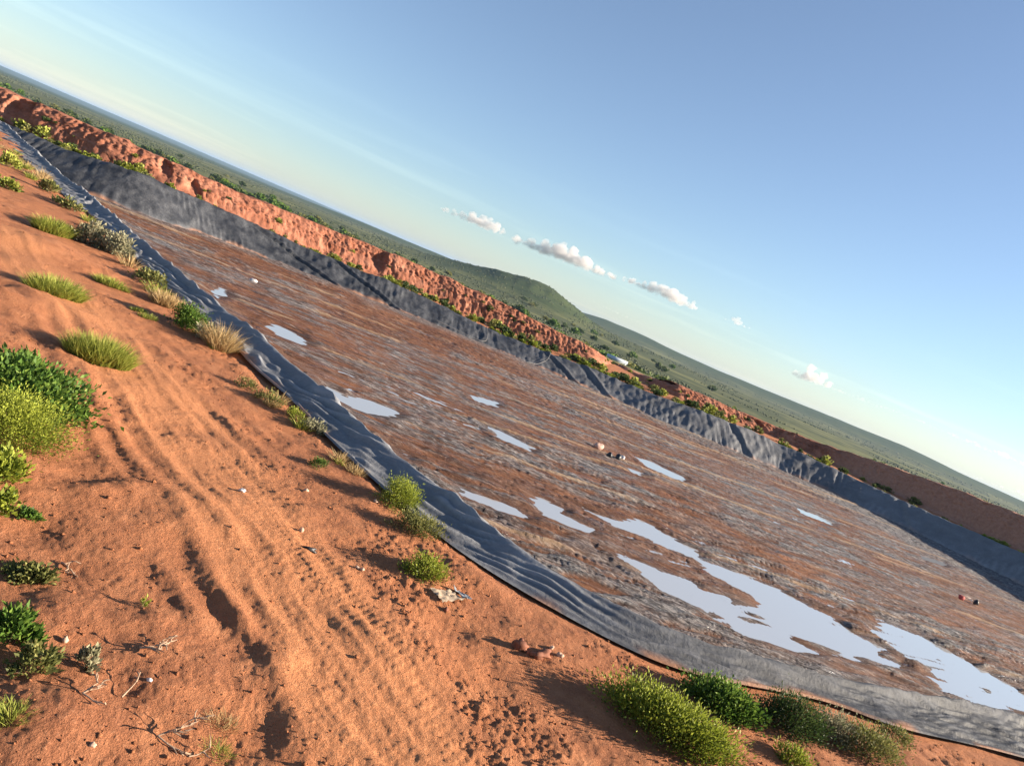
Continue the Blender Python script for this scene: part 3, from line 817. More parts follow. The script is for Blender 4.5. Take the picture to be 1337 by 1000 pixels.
def grass_mesh(name, hx, hy, h, n, wdt, spread=0.6, droop=0.4):
    th = rng.uniform(0, 2 * math.pi, n); q = np.sqrt(rng.uniform(0, 1, n))
    P = np.stack([np.cos(th) * q * hx, np.sin(th) * q * hy, np.full(n, -0.03)], 1)
    hh = h * (1 - 0.45 * q ** 2) * rng.uniform(0.45, 1.1, n)
    az = th + rng.normal(0, 0.9, n)
    lean = spread * (0.25 + q) * rng.uniform(0.3, 1.2, n)
    dirh = np.stack([np.cos(az), np.sin(az), np.zeros(n)], 1)
    side = np.stack([-np.sin(az), np.cos(az), np.zeros(n)], 1)
    tw = rng.normal(0, 0.7, n)
    side = side * np.cos(tw)[:, None] + dirh * np.sin(tw)[:, None]
    rows = []
    for t, wq in ((0, 0.8), (0.4, 1.0), (0.75, 0.65), (1.0, 0.12)):
        c = P + dirh * (lean * hh * (t + droop * t * t))[:, None] + np.array([0, 0, 1.0]) * (hh * (t - 0.35 * droop * t * t))[:, None]
        rows += [c - side * wdt * wq / 2, c + side * wdt * wq / 2]
    V = np.stack(rows, 1)
    b = np.arange(n)[:, None] * 8
    F = np.concatenate([b + np.array([[0, 1, 3, 2]]), b + np.array([[2, 3, 5, 4]]), b + np.array([[4, 5, 7, 6]])], 0)
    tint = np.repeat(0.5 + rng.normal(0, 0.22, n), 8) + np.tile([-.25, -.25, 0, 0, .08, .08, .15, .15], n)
    return mesh_np(name, V, F, {'tint': np.clip(tint, 0, 1)})

def grass(name, loc, hx, hy, h, mat, n, wdt, label, group=None, rz=0.0, spread=0.6, droop=0.4, cat='grass clump'):
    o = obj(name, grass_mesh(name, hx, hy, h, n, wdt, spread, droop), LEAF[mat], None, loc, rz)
    return tag(o, label, cat, group)

def span(a, b):
    """ground centre, half length, heading and metres per pixel between two picture points"""
    xa, ya, _ = ground_at(*a); xb, yb, _ = ground_at(*b)
    cx, cy = (xa + xb) / 2, (ya + yb) / 2
    z = hz(cx, cy)
    return (cx, cy, z - 0.01), math.dist((xa, ya), (xb, yb)) / 2, math.atan2(yb - ya, xb - xa), math.sqrt(cx * cx + cy * cy + 16) / 1000

# (kind, picture ends, depth px, height px, material, leaves, leaf size m, label)
BUSHES = [
    ('round_bush', (491, 652), (545, 668), 40, 50, 'lime', 5200, 0.035, 'ball-shaped yellow-green bush standing tall against the liner edge', 1.2),
    ('low_bush', (509, 684), (577, 706), 40, 32, 'olive', 3600, 0.035, 'low olive-green bush directly in front of the ball-shaped bush', 0.7),
    ('cushion_bush', (524, 742), (586, 760), 40, 34, 'lime', 3200, 0.035, 'small bright green cushion bush above the grey sheet scraps', 0.8),
    ('hedge_bush', (770, 898), (975, 1012), 62, 56, 'lime', 15000, 0.045, 'large long leafy bush with sunlit top at the bottom of the track', 1.0),
    ('leafy_bush', (882, 898), (996, 948), 48, 40, 'green', 6500, 0.05, 'dark green leafy bush along the liner behind the large long bush', 0.6),
    ('rounded_bush', (985, 932), (1072, 966), 58, 52, 'dark', 6500, 0.04, 'rounded dark bush by the bare soil patch at the liner edge', 0.5),
    ('dry_bush', (1052, 950), (1104, 972), 40, 42, 'silver', 2600, 0.04, 'greyish half-dry bush between the dark rounded bush and the yellow-green one', 0.4),
    ('spreading_bush', (1080, 962), (1180, 1006), 48, 40, 'olive', 4200, 0.04, 'spreading yellow-green bush at the lower right along the liner', 0.9),
    ('small_bush', (1008, 985), (1062, 1004), 35, 24, 'lime', 1500, 0.04, 'small yellow-green bush on the soil below the grey half-dry bush', 0.5),
    ('olive_bush', (1140, 960), (1190, 980), 30, 26, 'olive', 1600, 0.035, 'small olive bush at the lower right, last before the bare slope', 0.4),
    ('dark_round_bush', (218, 424), (268, 432), 34, 36, 'green', 3200, 0.06, 'dark green round bush next to the dry straw grass at the liner', 0.7),
    ('silver_bush', (95, 312), (133, 324), 24, 32, 'silver', 1500, 0.10, 'pale silvery bush right of the long dark grass clump', 0.5),
    ('silver_bush', (132, 322), (168, 340), 24, 32, 'silver', 1500, 0.10, 'pale cream bush touching the liner, beside another silvery bush', 0.5),
    ('grey_bush', (252, 438), (284, 452), 22, 28, 'silver', 1100, 0.06, 'grey-green bush between the dark round bush and the straw grass', 0.4),
    ('small_dark_bush', (402, 606), (428, 614), 18, 18, 'green', 900, 0.03, 'tiny dark green bush alone on the soil below the liner', 0.4),
    ('yellow_weed', (368, 538), (394, 552), 16, 18, 'lime', 700, 0.04, 'yellow-green weed at the fold in the liner', 0.6),
    ('grey_weed', (392, 556), (424, 572), 18, 28, 'silver', 650, 0.05, 'upright grey-leaved weed beside the yellow weed at the liner', 0.2),
    ('olive_weed', (306, 496), (332, 512), 16, 18, 'olive', 700, 0.04, 'olive weed below the straw grass on the liner edge', 0.4),
    ('olive_weed', (330, 516), (372, 536), 18, 20, 'olive', 1000, 0.04, 'long olive weed just above the yellow-green weed', 0.4),
    ('creeper', (-50, 478), (100, 556), 120, 46, 'green', 5200, 0.085, 'broad-leaved dark green creeper at the left edge above the feathery bush', 0.2),
    ('creeper', (55, 520), (122, 556), 26, 14, 'green', 700, 0.07, 'trailing arm of green leaves reaching right over the sand', 0.2),
    ('creeper', (-40, 470), (60, 490), 40, 26, 'green', 1000, 0.08, 'leafy green plant at the left edge at the top of the creeper', 0.2),
    ('feathery_bush', (-70, 548), (84, 592), 130, 64, 'lime', 15000, 0.035, 'large feathery yellow-green bush at the left edge', 1.2),
    ('leafy_weed', (-25, 615), (26, 630), 60, 40, 'lime', 1300, 0.06, 'bright leafy weed below the feathery bush at the left edge', 0.4),
    ('leafy_weed', (-20, 668), (18, 676), 40, 34, 'lime', 700, 0.06, 'thin yellow-green weed at the left edge above the shaded hollow', 0.4),
    ('ground_weed', (15, 668), (52, 684), 16, 10, 'green', 320, 0.05, 'flat little weed beside the hollow near the left edge', 0.1),
    ('ground_weed', (2, 742), (76, 762), 28, 20, 'olive', 900, 0.05, 'sprawling olive weed on the rough soil at the left', 0.2),
    ('stalky_weed', (-18, 830), (40, 846), 45, 46, 'green', 900, 0.06, 'green weed at the left edge above the stalky weed', 0.2),
    ('stalky_weed', (14, 872), (68, 886), 36, 40, 'olive', 480, 0.05, 'stalky weed with bare pale stems near the left edge', 0.2),
    ('stalky_weed', (98, 866), (130, 876), 20, 30, 'silver', 220, 0.05, 'small pale weed on its own beside the shaded hollow', 0.2),
    ('seedling', (181, 792), (192, 796), 8, 18, 'lime', 60, 0.035, 'tiny green seedling standing alone in the ruts', 0.1),
    ('edge_shrub', (52, 246), (76, 258), 12, 14, 'olive', 420, 0.14, 'small olive shrub on the liner edge near the far left', 0.4),
    ('edge_shrub', (72, 262), (108, 284), 12, 14, 'olive', 420, 0.13, 'small olive shrub left of the silvery bushes at the liner edge', 0.4),
    ('edge_shrub', (-8, 238), (22, 252), 16, 16, 'grass', 600, 0.14, 'yellow-green shrub at the left edge above the bare slope', 0.6),
    ('edge_shrub', (-12, 212), (28, 224), 16, 16, 'grass', 600, 0.16, 'pale yellow-green shrub at the left edge next to the liner', 0.6),
    ('edge_shrub', (180, 358), (212, 384), 16, 20, 'olive', 700, 0.10, 'olive shrub at the liner edge below the cream bush', 0.5),
]
for nm, a, b, dpx, hpx, mt, n, lf, lab, tt_ in BUSHES:
    c, hl, hd, mpp = span(a, b)
    h = hpx * mpp * 0.68
    hyv = max(0.5 * dpx * mpp * 1.1, 0.06)
    stalky = nm in ('stalky_weed', 'grey_weed', 'seedling')
    bush(nm, c, hl * 0.92, min(hyv, hl * 1.0 + 0.05), h, mt, n, lf, lab, rz=hd, wl=0.38 if lf < 0.05 else 0.5,
         clumps=int(np.clip(n / 60, 8, 130)), up=0.9 if stalky else 0.45, tint_top=tt_ * 0.5, cat='weed' if 'weed' in nm or nm == 'seedling' else ('creeper' if nm == 'creeper' else 'bush'))

GRASSES = [
    ('grass_clump', (78, 452), (176, 486), 40, 40, 'grass', 3400, 0.010, 'feathery bright grass clump alone on the sand beside the track', 0.5),
    ('grass_clump', (28, 372), (112, 396), 36, 28, 'grass', 2600, 0.013, 'low feathery grass clump with a dark left end on the sandy slope', 0.6),
    ('grass_clump', (40, 296), (98, 312), 28, 22, 'grass', 2000, 0.018, 'long grass clump with dark shaded side near the silvery bushes', 0.6),
    ('grass_tuft', (268, 448), (306, 462), 30, 44, 'straw', 700, 0.012, 'dry straw-coloured grass tuft leaning over the liner', 0.7),
    ('grass_tuft', (196, 388), (232, 404), 24, 24, 'straw', 600, 0.014, 'dry pale grass tuft left of the dark round bush', 0.6),
    ('grass_tuft', (452, 612), (476, 624), 16, 18, 'straw', 280, 0.009, 'little dry grass tuft at the liner above the ball-shaped bush', 0.7),
    ('grass_tuft', (118, 362), (172, 384), 20, 14, 'grass', 800, 0.012, 'flat green-yellow grass patch between the low grass clump and the liner', 0.8),
    ('grass_tuft', (-10, 930), (40, 938), 30, 24, 'grass', 420, 0.006, 'short grass tuft at the left edge near the bottom', 0.6),
    ('grass_tuft', (262, 938), (312, 952), 26, 20, 'straw', 380, 0.005, 'pale sparse grass tuft above the deep shaded hollow', 0.8),
    ('grass_tuft', (262, 972), (306, 990), 26, 18, 'grass', 360, 0.005, 'sparse green tuft at the bottom left of the deep hollow', 0.8),
    ('grass_tuft', (345, 524), (362, 534), 14, 16, 'straw', 240, 0.010, 'thin straw tuft between the two olive weeds', 0.6),
    ('grass_tuft', (436, 600), (452, 610), 10, 12, 'grass', 160, 0.010, 'tiny green tuft left of the little dry tuft', 0.6),
    ('grass_tuft', (170, 404), (192, 410), 12, 10, 'grass', 220, 0.012, 'dark tiny tuft on the slope left of the dry pale tuft', 0.6),
    ('grass_tuft', (180, 412), (206, 420), 12, 10, 'grass', 220, 0.012, 'tiny tuft below another on the slope left of the dark round bush', 0.6),
]
for nm, a, b, dpx, hpx, mt, n, wd, lab, spd in GRASSES:
    c, hl, hd, mpp = span(a, b)
    grass(nm, c, hl * 0.85, max(0.05, min(0.5 * dpx * mpp, hl)), hpx * mpp * 0.95, mt, n, wd, lab, rz=hd, spread=spd)

# ragged tufts along the shoulder of the berm
tuft_me = [grass_mesh('dry_tuft', 0.10, 0.08, 0.22, 130, 0.010, 0.8, 0.5) for k in range(3)]
for k, me in enumerate(tuft_me): me.materials.append(LEAF[('straw', 'grass', 'straw')[k]])
for k in range(60):
    t = rng.uniform(0.40, 0.86); i = int(t * 1499)
    p = NEAR_O[i] - nin[i] * rng.uniform(0.15, 0.5 + 3.0 * (0.86 - t))
    if p[1] > 45: continue
    o = obj('dry_tuft', tuft_me[k % 3], None, None, (p[0], p[1], hz(p[0], p[1])), rng.uniform(0, 6))
    s = rng.uniform(0.6, 1.5) * (1 + 0.8 * (p[1] > 18)); o.scale = (s, s, s * rng.uniform(.7, 1.2))
    tag(o, 'small dry tuft in the ragged strip of soil beside the liner', 'grass clump', 'dry tufts along the liner shoulder')

# ------------------------------------------------------------------ dead twigs, scraps and clods on the soil
def twig(px, py, L, heading, nb, label, r=0.008):
    x, y, z = ground_at(px, py)
    paths = []
    def grow(p, d, l, dep):
        q = [p]
        for s in range(3):
            d = d + rng.normal(size=3) * 0.22; d[2] = d[2] * 0.7 + 0.06; d /= np.linalg.norm(d)
            p = p + d * l / 3; q.append(p)
            if dep and rng.random() < 0.75: grow(p, d + rng.normal(size=3) * 0.8, l * 0.55, dep - 1)
        paths.append(q)
    for b in range(nb):
        a = heading + rng.normal(0, 0.5)
        grow(np.array([0, 0, 0.01]), np.array([math.cos(a), math.sin(a), 0.12 + 0.2 * rng.random()]), L * rng.uniform(0.6, 1), 2)
    o = obj('dead_twig', tubes_mesh('dead_twig', paths, r, r * 0.35), TWIG, None, (x, y, z))
    return tag(o, label, 'twig')
twig(205, 962, 0.30, 0.3, 3, 'bleached dead branch with several prongs left of the deep hollow')
twig(182, 846, 0.30, 0.1, 2, 'pale forked stick lying across the shaded hollow', 0.010)
twig(105, 912, 0.20, 0.6, 3, 'small pale twig on the soil below the lone pale weed')
twig(158, 912, 0.22, 2.2, 1, 'thin stick standing at the edge of the shaded hollow')
twig(80, 735, 0.25, 0.2, 2, 'thin dry twig beside the sprawling olive weed')

def lump(name, px, py, size, sq, mat, label, cat, seed, z_up=0.25, loc=None, amp=0.35):
    """faceted irregular lump from a displaced icosphere-like grid"""
    n, m = 9, 14
    th = np.linspace(0.02, math.pi - 0.02, n)[:, None]; ph = np.linspace(0, 2 * math.pi, m, endpoint=False)[None, :]
    d = np.stack([np.sin(th) * np.cos(ph), np.sin(th) * np.sin(ph), np.cos(th) + 0 * ph], -1)
    rr_ = 1 + amp * vnoise(d[..., 0] * 1.7 + seed, d[..., 1] * 1.7 + d[..., 2] * 2.1, seed) + amp * .4 * vnoise(d[..., 0] * 5 + seed, d[..., 1] * 5 + d[..., 2] * 4, seed + 1)
    V = d * rr_[..., None] * np.array(size) / 2
    idx = np.arange(n * m).reshape(n, m)
    F = np.stack([idx[:-1, :], np.roll(idx, -1, 1)[:-1, :], np.roll(idx, -1, 1)[1:, :], idx[1:, :]], -1).reshape(-1, 4)[:, ::-1]
    x, y, z = loc if loc else ground_at(px, py)
    o = obj(name, mesh_np(name, V, [F, idx[:1, ::1], idx[-1:, ::-1]]), mat, None, (x, y, z + size[2] * z_up), sq)
    return tag(o, label, cat)
CLOD = plain_mat('dark_clod', (0.12, 0.045, 0.028), (0.26, 0.095, 0.05), 14)
PALE = plain_mat('pale_stone', (0.36, 0.22, 0.15), (0.50, 0.36, 0.27), 20)
BLACKP = plain_mat('black_scrap', (0.012, 0.012, 0.014), (0.04, 0.04, 0.045), 12, 0.45)
WHITE = plain_mat('white_scrap', (0.42, 0.41, 0.42), (0.60, 0.58, 0.58), 12, 0.5)
PINK = plain_mat('pink_sack', (0.34, 0.19, 0.14), (0.55, 0.40, 0.34), 9)
REDS = plain_mat('red_sack', (0.40, 0.05, 0.045), (0.55, 0.12, 0.10), 9)
lump('clod', 678, 846, (0.20, 0.15, 0.16), 0.3, CLOD, 'dark upright clod of earth left of the small hollow on the track edge', 'clod', 3, amp=.6)
lump('clod', 706, 855, (0.28, 0.16, 0.12), 0.8, CLOD, 'dark flat clod right beside the upright clod', 'clod', 9, amp=.6)
lump('stone', 731, 857, (0.10, 0.07, 0.07), 0.2, PALE, 'pale stone next to the dark clods near the liner', 'stone', 5)
lump('stone', 720, 846, (0.07, 0.05, 0.05), 0.9, PALE, 'small pale stone behind the dark clods', 'stone', 8)
lump('stone', 473, 744, (0.06, 0.05, 0.04), 0.3, PALE, 'little pale stone on the open sand left of the cushion bush', 'stone', 12)
lump('stone', 466, 742, (0.06, 0.05, 0.04), 0.3, PALE, 'second little stone in the pair left of the cushion bush', 'stone', 13)
lump('stone', 490, 655, (0.07, 0.06, 0.05), 0.3, PALE, 'pale stone at the foot of the ball-shaped bush', 'stone', 15)
lump('stone', 400, 640, (0.08, 0.06, 0.05), 0.3, PALE, 'pale stone in the middle of the sand below the tiny dark bush', 'stone', 17)
lump('stone', 393, 693, (0.06, 0.05, 0.07), 0.3, PALE, 'yellowish upright stone above the black plastic scrap', 'stone', 19)
lump('white_scrap', 315, 643, (0.09, 0.06, 0.06), 0.5, WHITE, 'white crumpled scrap lying alone on the smooth sand', 'scrap', 21)
lump('stone', 85, 836, (0.05, 0.05, 0.05), 0.5, PALE, 'pale stone beside the weeds in the lower left', 'stone', 23)
lump('stone', 195, 887, (0.045, 0.04, 0.035), 0.5, WHITE, 'bright white pebble on the rough soil in the lower left', 'stone', 25)
lump('stone', 122, 970, (0.045, 0.04, 0.035), 0.5, PALE, 'pale pebble near the bottom left', 'stone', 27)
lump('black_scrap', 405, 719, (0.20, 0.08, 0.07), 0.4, BLACKP, 'black plastic scrap lying on the open sand', 'scrap', 31, amp=.7)

def sheet(name, pts, z_up, mat, label, seed):
    P3 = [ground_at(*p) for p in pts]
    q = np.array([[P3[0], P3[1]], [P3[3], P3[2]]])
    n = 14
    s = np.linspace(0, 1, n)[:, None, None]; t = np.linspace(0, 1, n)[None, :, None]
    G = q[0, 0] * (1 - s) * (1 - t) + q[0, 1] * (1 - s) * t + q[1, 0] * s * (1 - t) + q[1, 1] * s * t
    c = G.reshape(-1, 3).mean(0)
    G[..., 2] = height(G[..., 0].ravel(), G[..., 1].ravel()).reshape(n, n) + z_up * (0.6 + 0.8 * vnoise(G[..., 0] * 7, G[..., 1] * 7, seed)) + 0.015
    Vt = G - c; Vb = Vt.copy(); Vb[..., 2] -= 0.006
    f = grid_faces(n, n)
    me = mesh_np(name, np.concatenate([Vt.reshape(-1, 3), Vb.reshape(-1, 3)]), np.concatenate([f, f[:, ::-1] + n * n]))
    o = obj(name, me, mat, None, tuple(c))
    return tag(o, label, 'scrap')
SHEET1 = plain_mat('faded_sheet', (0.30, 0.22, 0.15), (0.46, 0.36, 0.26), 16)
SHEET2 = plain_mat('grey_sheet', (0.10, 0.11, 0.12), (0.30, 0.31, 0.33), 9, 0.5)
sheet('sheet_scrap', [(561, 767), (588, 773), (606, 785), (578, 786)], 0.03, SHEET1, 'faded tan sheet scrap flat on the soil below the cushion bush', 41)
sheet('sheet_scrap', [(590, 769), (600, 771), (614, 788), (603, 786)], 0.08, SHEET2, 'curled grey sheet scrap beside the tan scrap', 42)
lump('clod', 582, 796, (0.07, 0.06, 0.05), 0.2, CLOD, 'small dark clod in front of the tan sheet scrap', 'clod', 44)

# sacks lying on the pond floor
def sack(px, py, size, rz, mat, label, seed):
    x, y = on_plane(px, py, FLOOR_Z + 0.05)
    lump('sandbag', 0, 0, size, rz, mat, label, 'sandbag', seed, 0.35, (x, y, FLOOR_Z + 0.05), 0.22)
sack(780, 586, (0.65, 0.35, 0.40), 0.5, PINK, 'pale pink sack in the middle of the pond floor', 51)
sack(794, 598, (0.30, 0.30, 0.42), 0.2, BLACKP, 'dark upright sack next to the pale pink sack', 52)
sack(806, 600, (0.42, 0.30, 0.36), 0.9, BLACKP, 'dark sack with a white one beside it on the pond floor', 53)
sack(812, 600, (0.22, 0.2, 0.30), 0.1, WHITE, 'small white sack against the dark sack on the pond floor', 54)
sack(1254, 782, (0.40, 0.28, 0.30), 0.3, REDS, 'small red sack on the pond floor at the right', 55)
sack(1273, 789, (0.32, 0.26, 0.34), 0.3, BLACKP, 'small dark sack to the right of the red sack', 56)
sack(330, 369, (0.5, 0.3, 0.3), 0.3, WHITE, 'whitish sack on the floor near the far left of the pond', 57)

# pale hoses hanging over the far wall
HOSE = plain_mat('pale_hose', (0.13, 0.125, 0.12), (0.24, 0.225, 0.21), 6, 0.6)
def far_pt(u, t, lift=0.12):
    s = np.interp(u, FAR_C[:, 0] / FAR_C[:, 1] * 1000, np.arange(len(FAR_C))); i = int(s)
    c, tt2 = FAR_C[i], FAR_T[i]
    return np.array([c[0] + (tt2[0] - c[0]) * t - fo[i, 0] * .25, c[1] + (tt2[1] - c[1]) * t - fo[i, 1] * .25, c[2] + (FLOOR_Z - c[2]) * max(0, min(1, t)) + lift + 0.14])
def hose(pts, label, r=0.026):
    q = resample(pts, 40, 4); c = q[0]
    o = obj('hose', tubes_mesh('hose', [q - c], r, r, 8), HOSE, None, tuple(c))
    tag(o, label, 'hose')
hose([far_pt(-62, -0.2), far_pt(-58, 0.0), far_pt(-56, 0.5), far_pt(-60, 0.9), far_pt(-85, 0.92), far_pt(-130, 0.80)], 'pale hose over the far wall running off to the left along its foot')
hose([far_pt(28, -0.2), far_pt(32, 0.05), far_pt(30, 0.5), far_pt(18, 0.9), far_pt(2, 1.12)], 'pale hose curving down the middle of the far wall')

# ------------------------------------------------------------------ shrubs on the strip behind the far crest and on the bank
def tiny_bush(n, mat, k):
    P, D, L, Wd, tint, st = bush_parts(0.5, 0.45, 0.6, n, 0.22, 0.6, 14, 0.4, tint_top=0.4)
    me = leaves_mesh('bank_shrub', P, D, L, Wd, tint); me.materials.append(LEAF[mat]); return me
bush_me = [tiny_bush(260, m, k) for k, m in enumerate(('grass', 'dark', 'olive', 'lime', 'dark', 'grass'))]
for k in range(290):
    i = int(rng.uniform(0.03, 0.62) * 699) if k < 235 else int(rng.uniform(0.62, 0.9) * 699)
    dd = rng.uniform(0.5, 2.6) if k % 2 else rng.uniform(2.0, 9.0)
    p = FAR_C[i, :2] + fo[i] * dd
    j = int(np.argmin(np.hypot(bk[:, 0] - p[0], bk[:, 1] - p[1])))
    q = float(np.dot(p - bk[j, :2], bn[j]))
    if q > -1.5: continue
    z = hz(p[0], p[1])
    if q > -2.6: z = max(z, float(bz0[j] + (bk[j, 2] - bz0[j]) * 0.16 * sstep(-2.6, -1.5, q)))
    o = obj('bank_shrub', bush_me[k % 6] if dd > 1.9 else bush_me[(0, 3, 0, 2, 5, 3)[k % 6]], None, None, (p[0], p[1], z - 0.05), rng.uniform(0, 6))
    s = rng.uniform(0.45, 1.1) if dd > 1.9 else rng.uniform(0.35, 0.7)
    o.scale = (s * rng.uniform(1, 1.9), s, s * rng.uniform(0.6, 1.1))
    tag(o, 'small shrub on the strip between the far liner edge and the red bank', 'shrub', 'shrubs between the far liner and the red bank')

for k in range(60):                                   # scattered on the face of the bank itself
    i = int(rng.uniform(0.08, 0.72) * (len(bk) - 1)); j = int(rng.uniform(4, 26))
    o = obj('bank_shrub', bush_me[(1, 2, 4, 0)[k % 4]], None, None, (float(Xb[i, j]), float(Yb[i, j]), float(Zb[i, j]) - 0.08), rng.uniform(0, 6))
    s = rng.uniform(0.25, 0.6); o.scale = (s * 1.4, s, s * 0.7)
    tag(o, 'small shrub clinging to the broken face of the red bank', 'shrub', 'shrubs on the face of the red bank')

# ------------------------------------------------------------------ trees and scrub on the plain
BARK = plain_mat('bark', (0.06, 0.045, 0.035), (0.13, 0.10, 0.075), 4)
def tree_meshes(k):
    P, D, L, Wd, tint, st = bush_parts(2.3, 2.2, 2.6, 260, 1.0, 0.7, 16, 0.2, tint_top=0.4)
    P[:, 2] += 1.1
    cr = leaves_mesh('crown', P, D, L, Wd, tint); cr.materials.append(LEAF[('dark', 'green', 'dark', 'olive')[k]])
    tr = tubes_mesh('trunk', [[(0, 0, -0.3), (0.1, 0, 1.0), (0.2, 0.1, 2.4)], [(0.1, 0, 1.0), (-0.7, 0.3, 2.2)], [(0.1, 0, 1.1), (0.9, -0.4, 2.3)]], 0.20, 0.06, 5)
    tr.materials.append(BARK)
    return cr, tr
tm_ = [tree_meshes(k) for k in range(4)]
PR = np.exp(np.linspace(math.log(110), math.log(24000), 260))
PA = np.linspace(-AZ, AZ, 620)
def plain_z(x, y):
    r, a = math.hypot(x, y), math.atan2(x, y)
    fi = np.interp(math.log(r), np.log(PR), np.arange(260)); fj = np.interp(a, PA, np.arange(620))
    i, j = min(int(fi), 258), min(int(fj), 618); fi -= i; fj -= j
    return float((pz[i, j] * (1 - fj) + pz[i, j + 1] * fj) * (1 - fi) + (pz[i + 1, j] * (1 - fj) + pz[i + 1, j + 1] * fj) * fi)
for k in range(290):
    a = R(rng.uniform(-40, 41)); u = math.tan(a) * 1000
    if k < 190:                                    # a broken belt of trees
        y = np.interp(u, [-800, -300, 0, 300, 800], [640, 560, 330, 300, 360]) * rng.normal(1, 0.06)
    else:
        for _t in range(30):
            y = math.exp(rng.uniform(math.log(260), math.log(1100))); a = R(rng.uniform(-40, 41))
            if float(fbm(np.array([y * math.tan(a) * 0.007]), np.array([y * 0.004]), 2, 161)[0]) > 0.15: break
    x = y * math.tan(a)
    e = empty('bush_tree', (x, y, plain_z(x, y)), 'dark bushveld tree on the green plain beyond the red bank', 'tree', 'trees on the plain beyond the bank', rng.uniform(0, 6))
    s = rng.uniform(0.8, 1.5); e.scale = (s * rng.uniform(1, 1.6), s * rng.uniform(1, 1.6), s)
    cr, tr = tm_[k % 4]
    obj('crown', cr, None, e); obj('trunk', tr, None, e)
# low scrub as one mass
ns_ = 34000
a = np.radians(rng.uniform(-45, 45, ns_)); yy = np.exp(rng.uniform(math.log(170), math.log(2600), ns_))
xx = yy * np.tan(a)
rp = np.hypot(xx, yy)
fi = np.interp(np.log(rp), np.log(PR), np.arange(260)); fj = np.interp(np.arctan2(xx, yy), PA, np.arange(620))
zz_ = pz[np.minimum(fi.astype(int), 258), np.minimum(fj.astype(int), 618)]
fi2 = fi - np.floor(fi); i0 = np.minimum(fi.astype(int), 258); j0 = np.minimum(fj.astype(int), 618); fj2 = fj - j0
zz_ = (pz[i0, j0] * (1 - fj2) + pz[i0, j0 + 1] * fj2) * (1 - fi2) + (pz[i0 + 1, j0] * (1 - fj2) + pz[i0 + 1, j0 + 1] * fj2) * fi2
keep = (fbm(xx * 0.010, yy * 0.006, 4, 151) > 0.06) | ((yy > 1150) & (yy < 1700) & (np.abs(xx / yy + 0.05) < 0.2))
xx, yy, zz_ = xx[keep], yy[keep], zz_[keep]; ns_ = len(xx)
sz = rng.uniform(0.5, 1.7, ns_) * np.interp(yy, [170, 700, 2600], [0.5, 0.8, 1.7])
octv = np.array([(1, 0, .35), (0.3, .95, .5), (-.8, .6, .4), (-.8, -.6, .45), (.3, -.95, .35), (0, 0, 1.0), (.9, .1, -.1), (-.4, .8, -.1), (-.5, -.8, -.1)])
V = octv[None] * sz[:, None, None] * rng.uniform(0.7, 1.3, (ns_, 9, 1)) + np.stack([xx, yy, zz_], 1)[:, None, :]
ft_ = np.array([(0, 1, 5), (1, 2, 5), (2, 3, 5), (3, 4, 5), (4, 0, 5), (6, 1, 0), (6, 7, 1), (7, 2, 1), (7, 3, 2), (7, 8, 3), (8, 4, 3), (8, 6, 4), (6, 0, 4)])
F = (ft_[None] + (np.arange(ns_) * 9)[:, None, None]).reshape(-1, 3)
me = mesh_np('scrub', V.reshape(-1, 3), F, {'tint': np.repeat(np.clip(rng.normal(.45, .25, ns_), 0, 1), 9)})
SCRUB = leaf_material('scrub_leaves', (0.03, 0.042, 0.018), (0.06, 0.075, 0.03), (0.10, 0.11, 0.05), 0.15)
tag(obj('scrub', me, SCRUB), 'low green scrub covering the plain and hill', 'scrub', kind='stuff')

# ------------------------------------------------------------------ shed behind the bank
SHEDW = plain_mat('shed_sheet', (0.40, 0.43, 0.45), (0.5, 0.52, 0.54), 2, 0.5)
ROOF = plain_mat('shed_roof', (0.34, 0.38, 0.42), (0.46, 0.50, 0.52), 2, 0.4)
DOORM = plain_mat('shed_door', (0.07, 0.08, 0.10), (0.14, 0.15, 0.17), 2)
def boxm(name, b, mat, parent):
    x0, x1, y0, y1, z0, z1 = b
    V = [(x0, y0, z0), (x1, y0, z0), (x1, y1, z0), (x0, y1, z0), (x0, y0, z1), (x1, y0, z1), (x1, y1, z1), (x0, y1, z1)]
    F = np.array([(0, 3, 2, 1), (4, 5, 6, 7), (0, 1, 5, 4), (1, 2, 6, 5), (2, 3, 7, 6), (3, 0, 4, 7)])
    return obj(name, mesh_np(name, np.array(V, float), F), mat, parent)
sx, sy, sz0 = at_uY(114, -76, 180)
shed = empty('farm_shed', (sx, sy, sz0 - 1.2), 'pale metal shed just showing above the red bank', 'shed', rz=R(-8))
boxm('wall', (-2.4, 2.4, -1.2, 1.2, -1.5, 2.2), SHEDW, shed)
V = np.array([(-2.6, -1.5, 2.15), (2.6, -1.5, 2.15), (2.6, 0, 2.75), (-2.6, 0, 2.75), (2.6, 1.5, 2.15), (-2.6, 1.5, 2.15), (-2.6, -1.5, 2.23), (2.6, -1.5, 2.23), (2.6, 0, 2.83), (-2.6, 0, 2.83), (2.6, 1.5, 2.23), (-2.6, 1.5, 2.23)], float)
F = np.array([(6, 7, 8, 9), (9, 8, 10, 11), (0, 3, 2, 1), (3, 5, 4, 2), (0, 1, 7, 6), (5, 11, 10, 4), (0, 6, 9, 3), (3, 9, 11, 5), (1, 2, 8, 7), (2, 4, 10, 8)])
obj('roof', mesh_np('roof', V, F), ROOF, shed)
for x in (-1.5, 0.1, 1.5):
    boxm('door', (x - 0.38, x + 0.38, -1.24, -1.18, 0.3, 1.95), DOORM, shed)

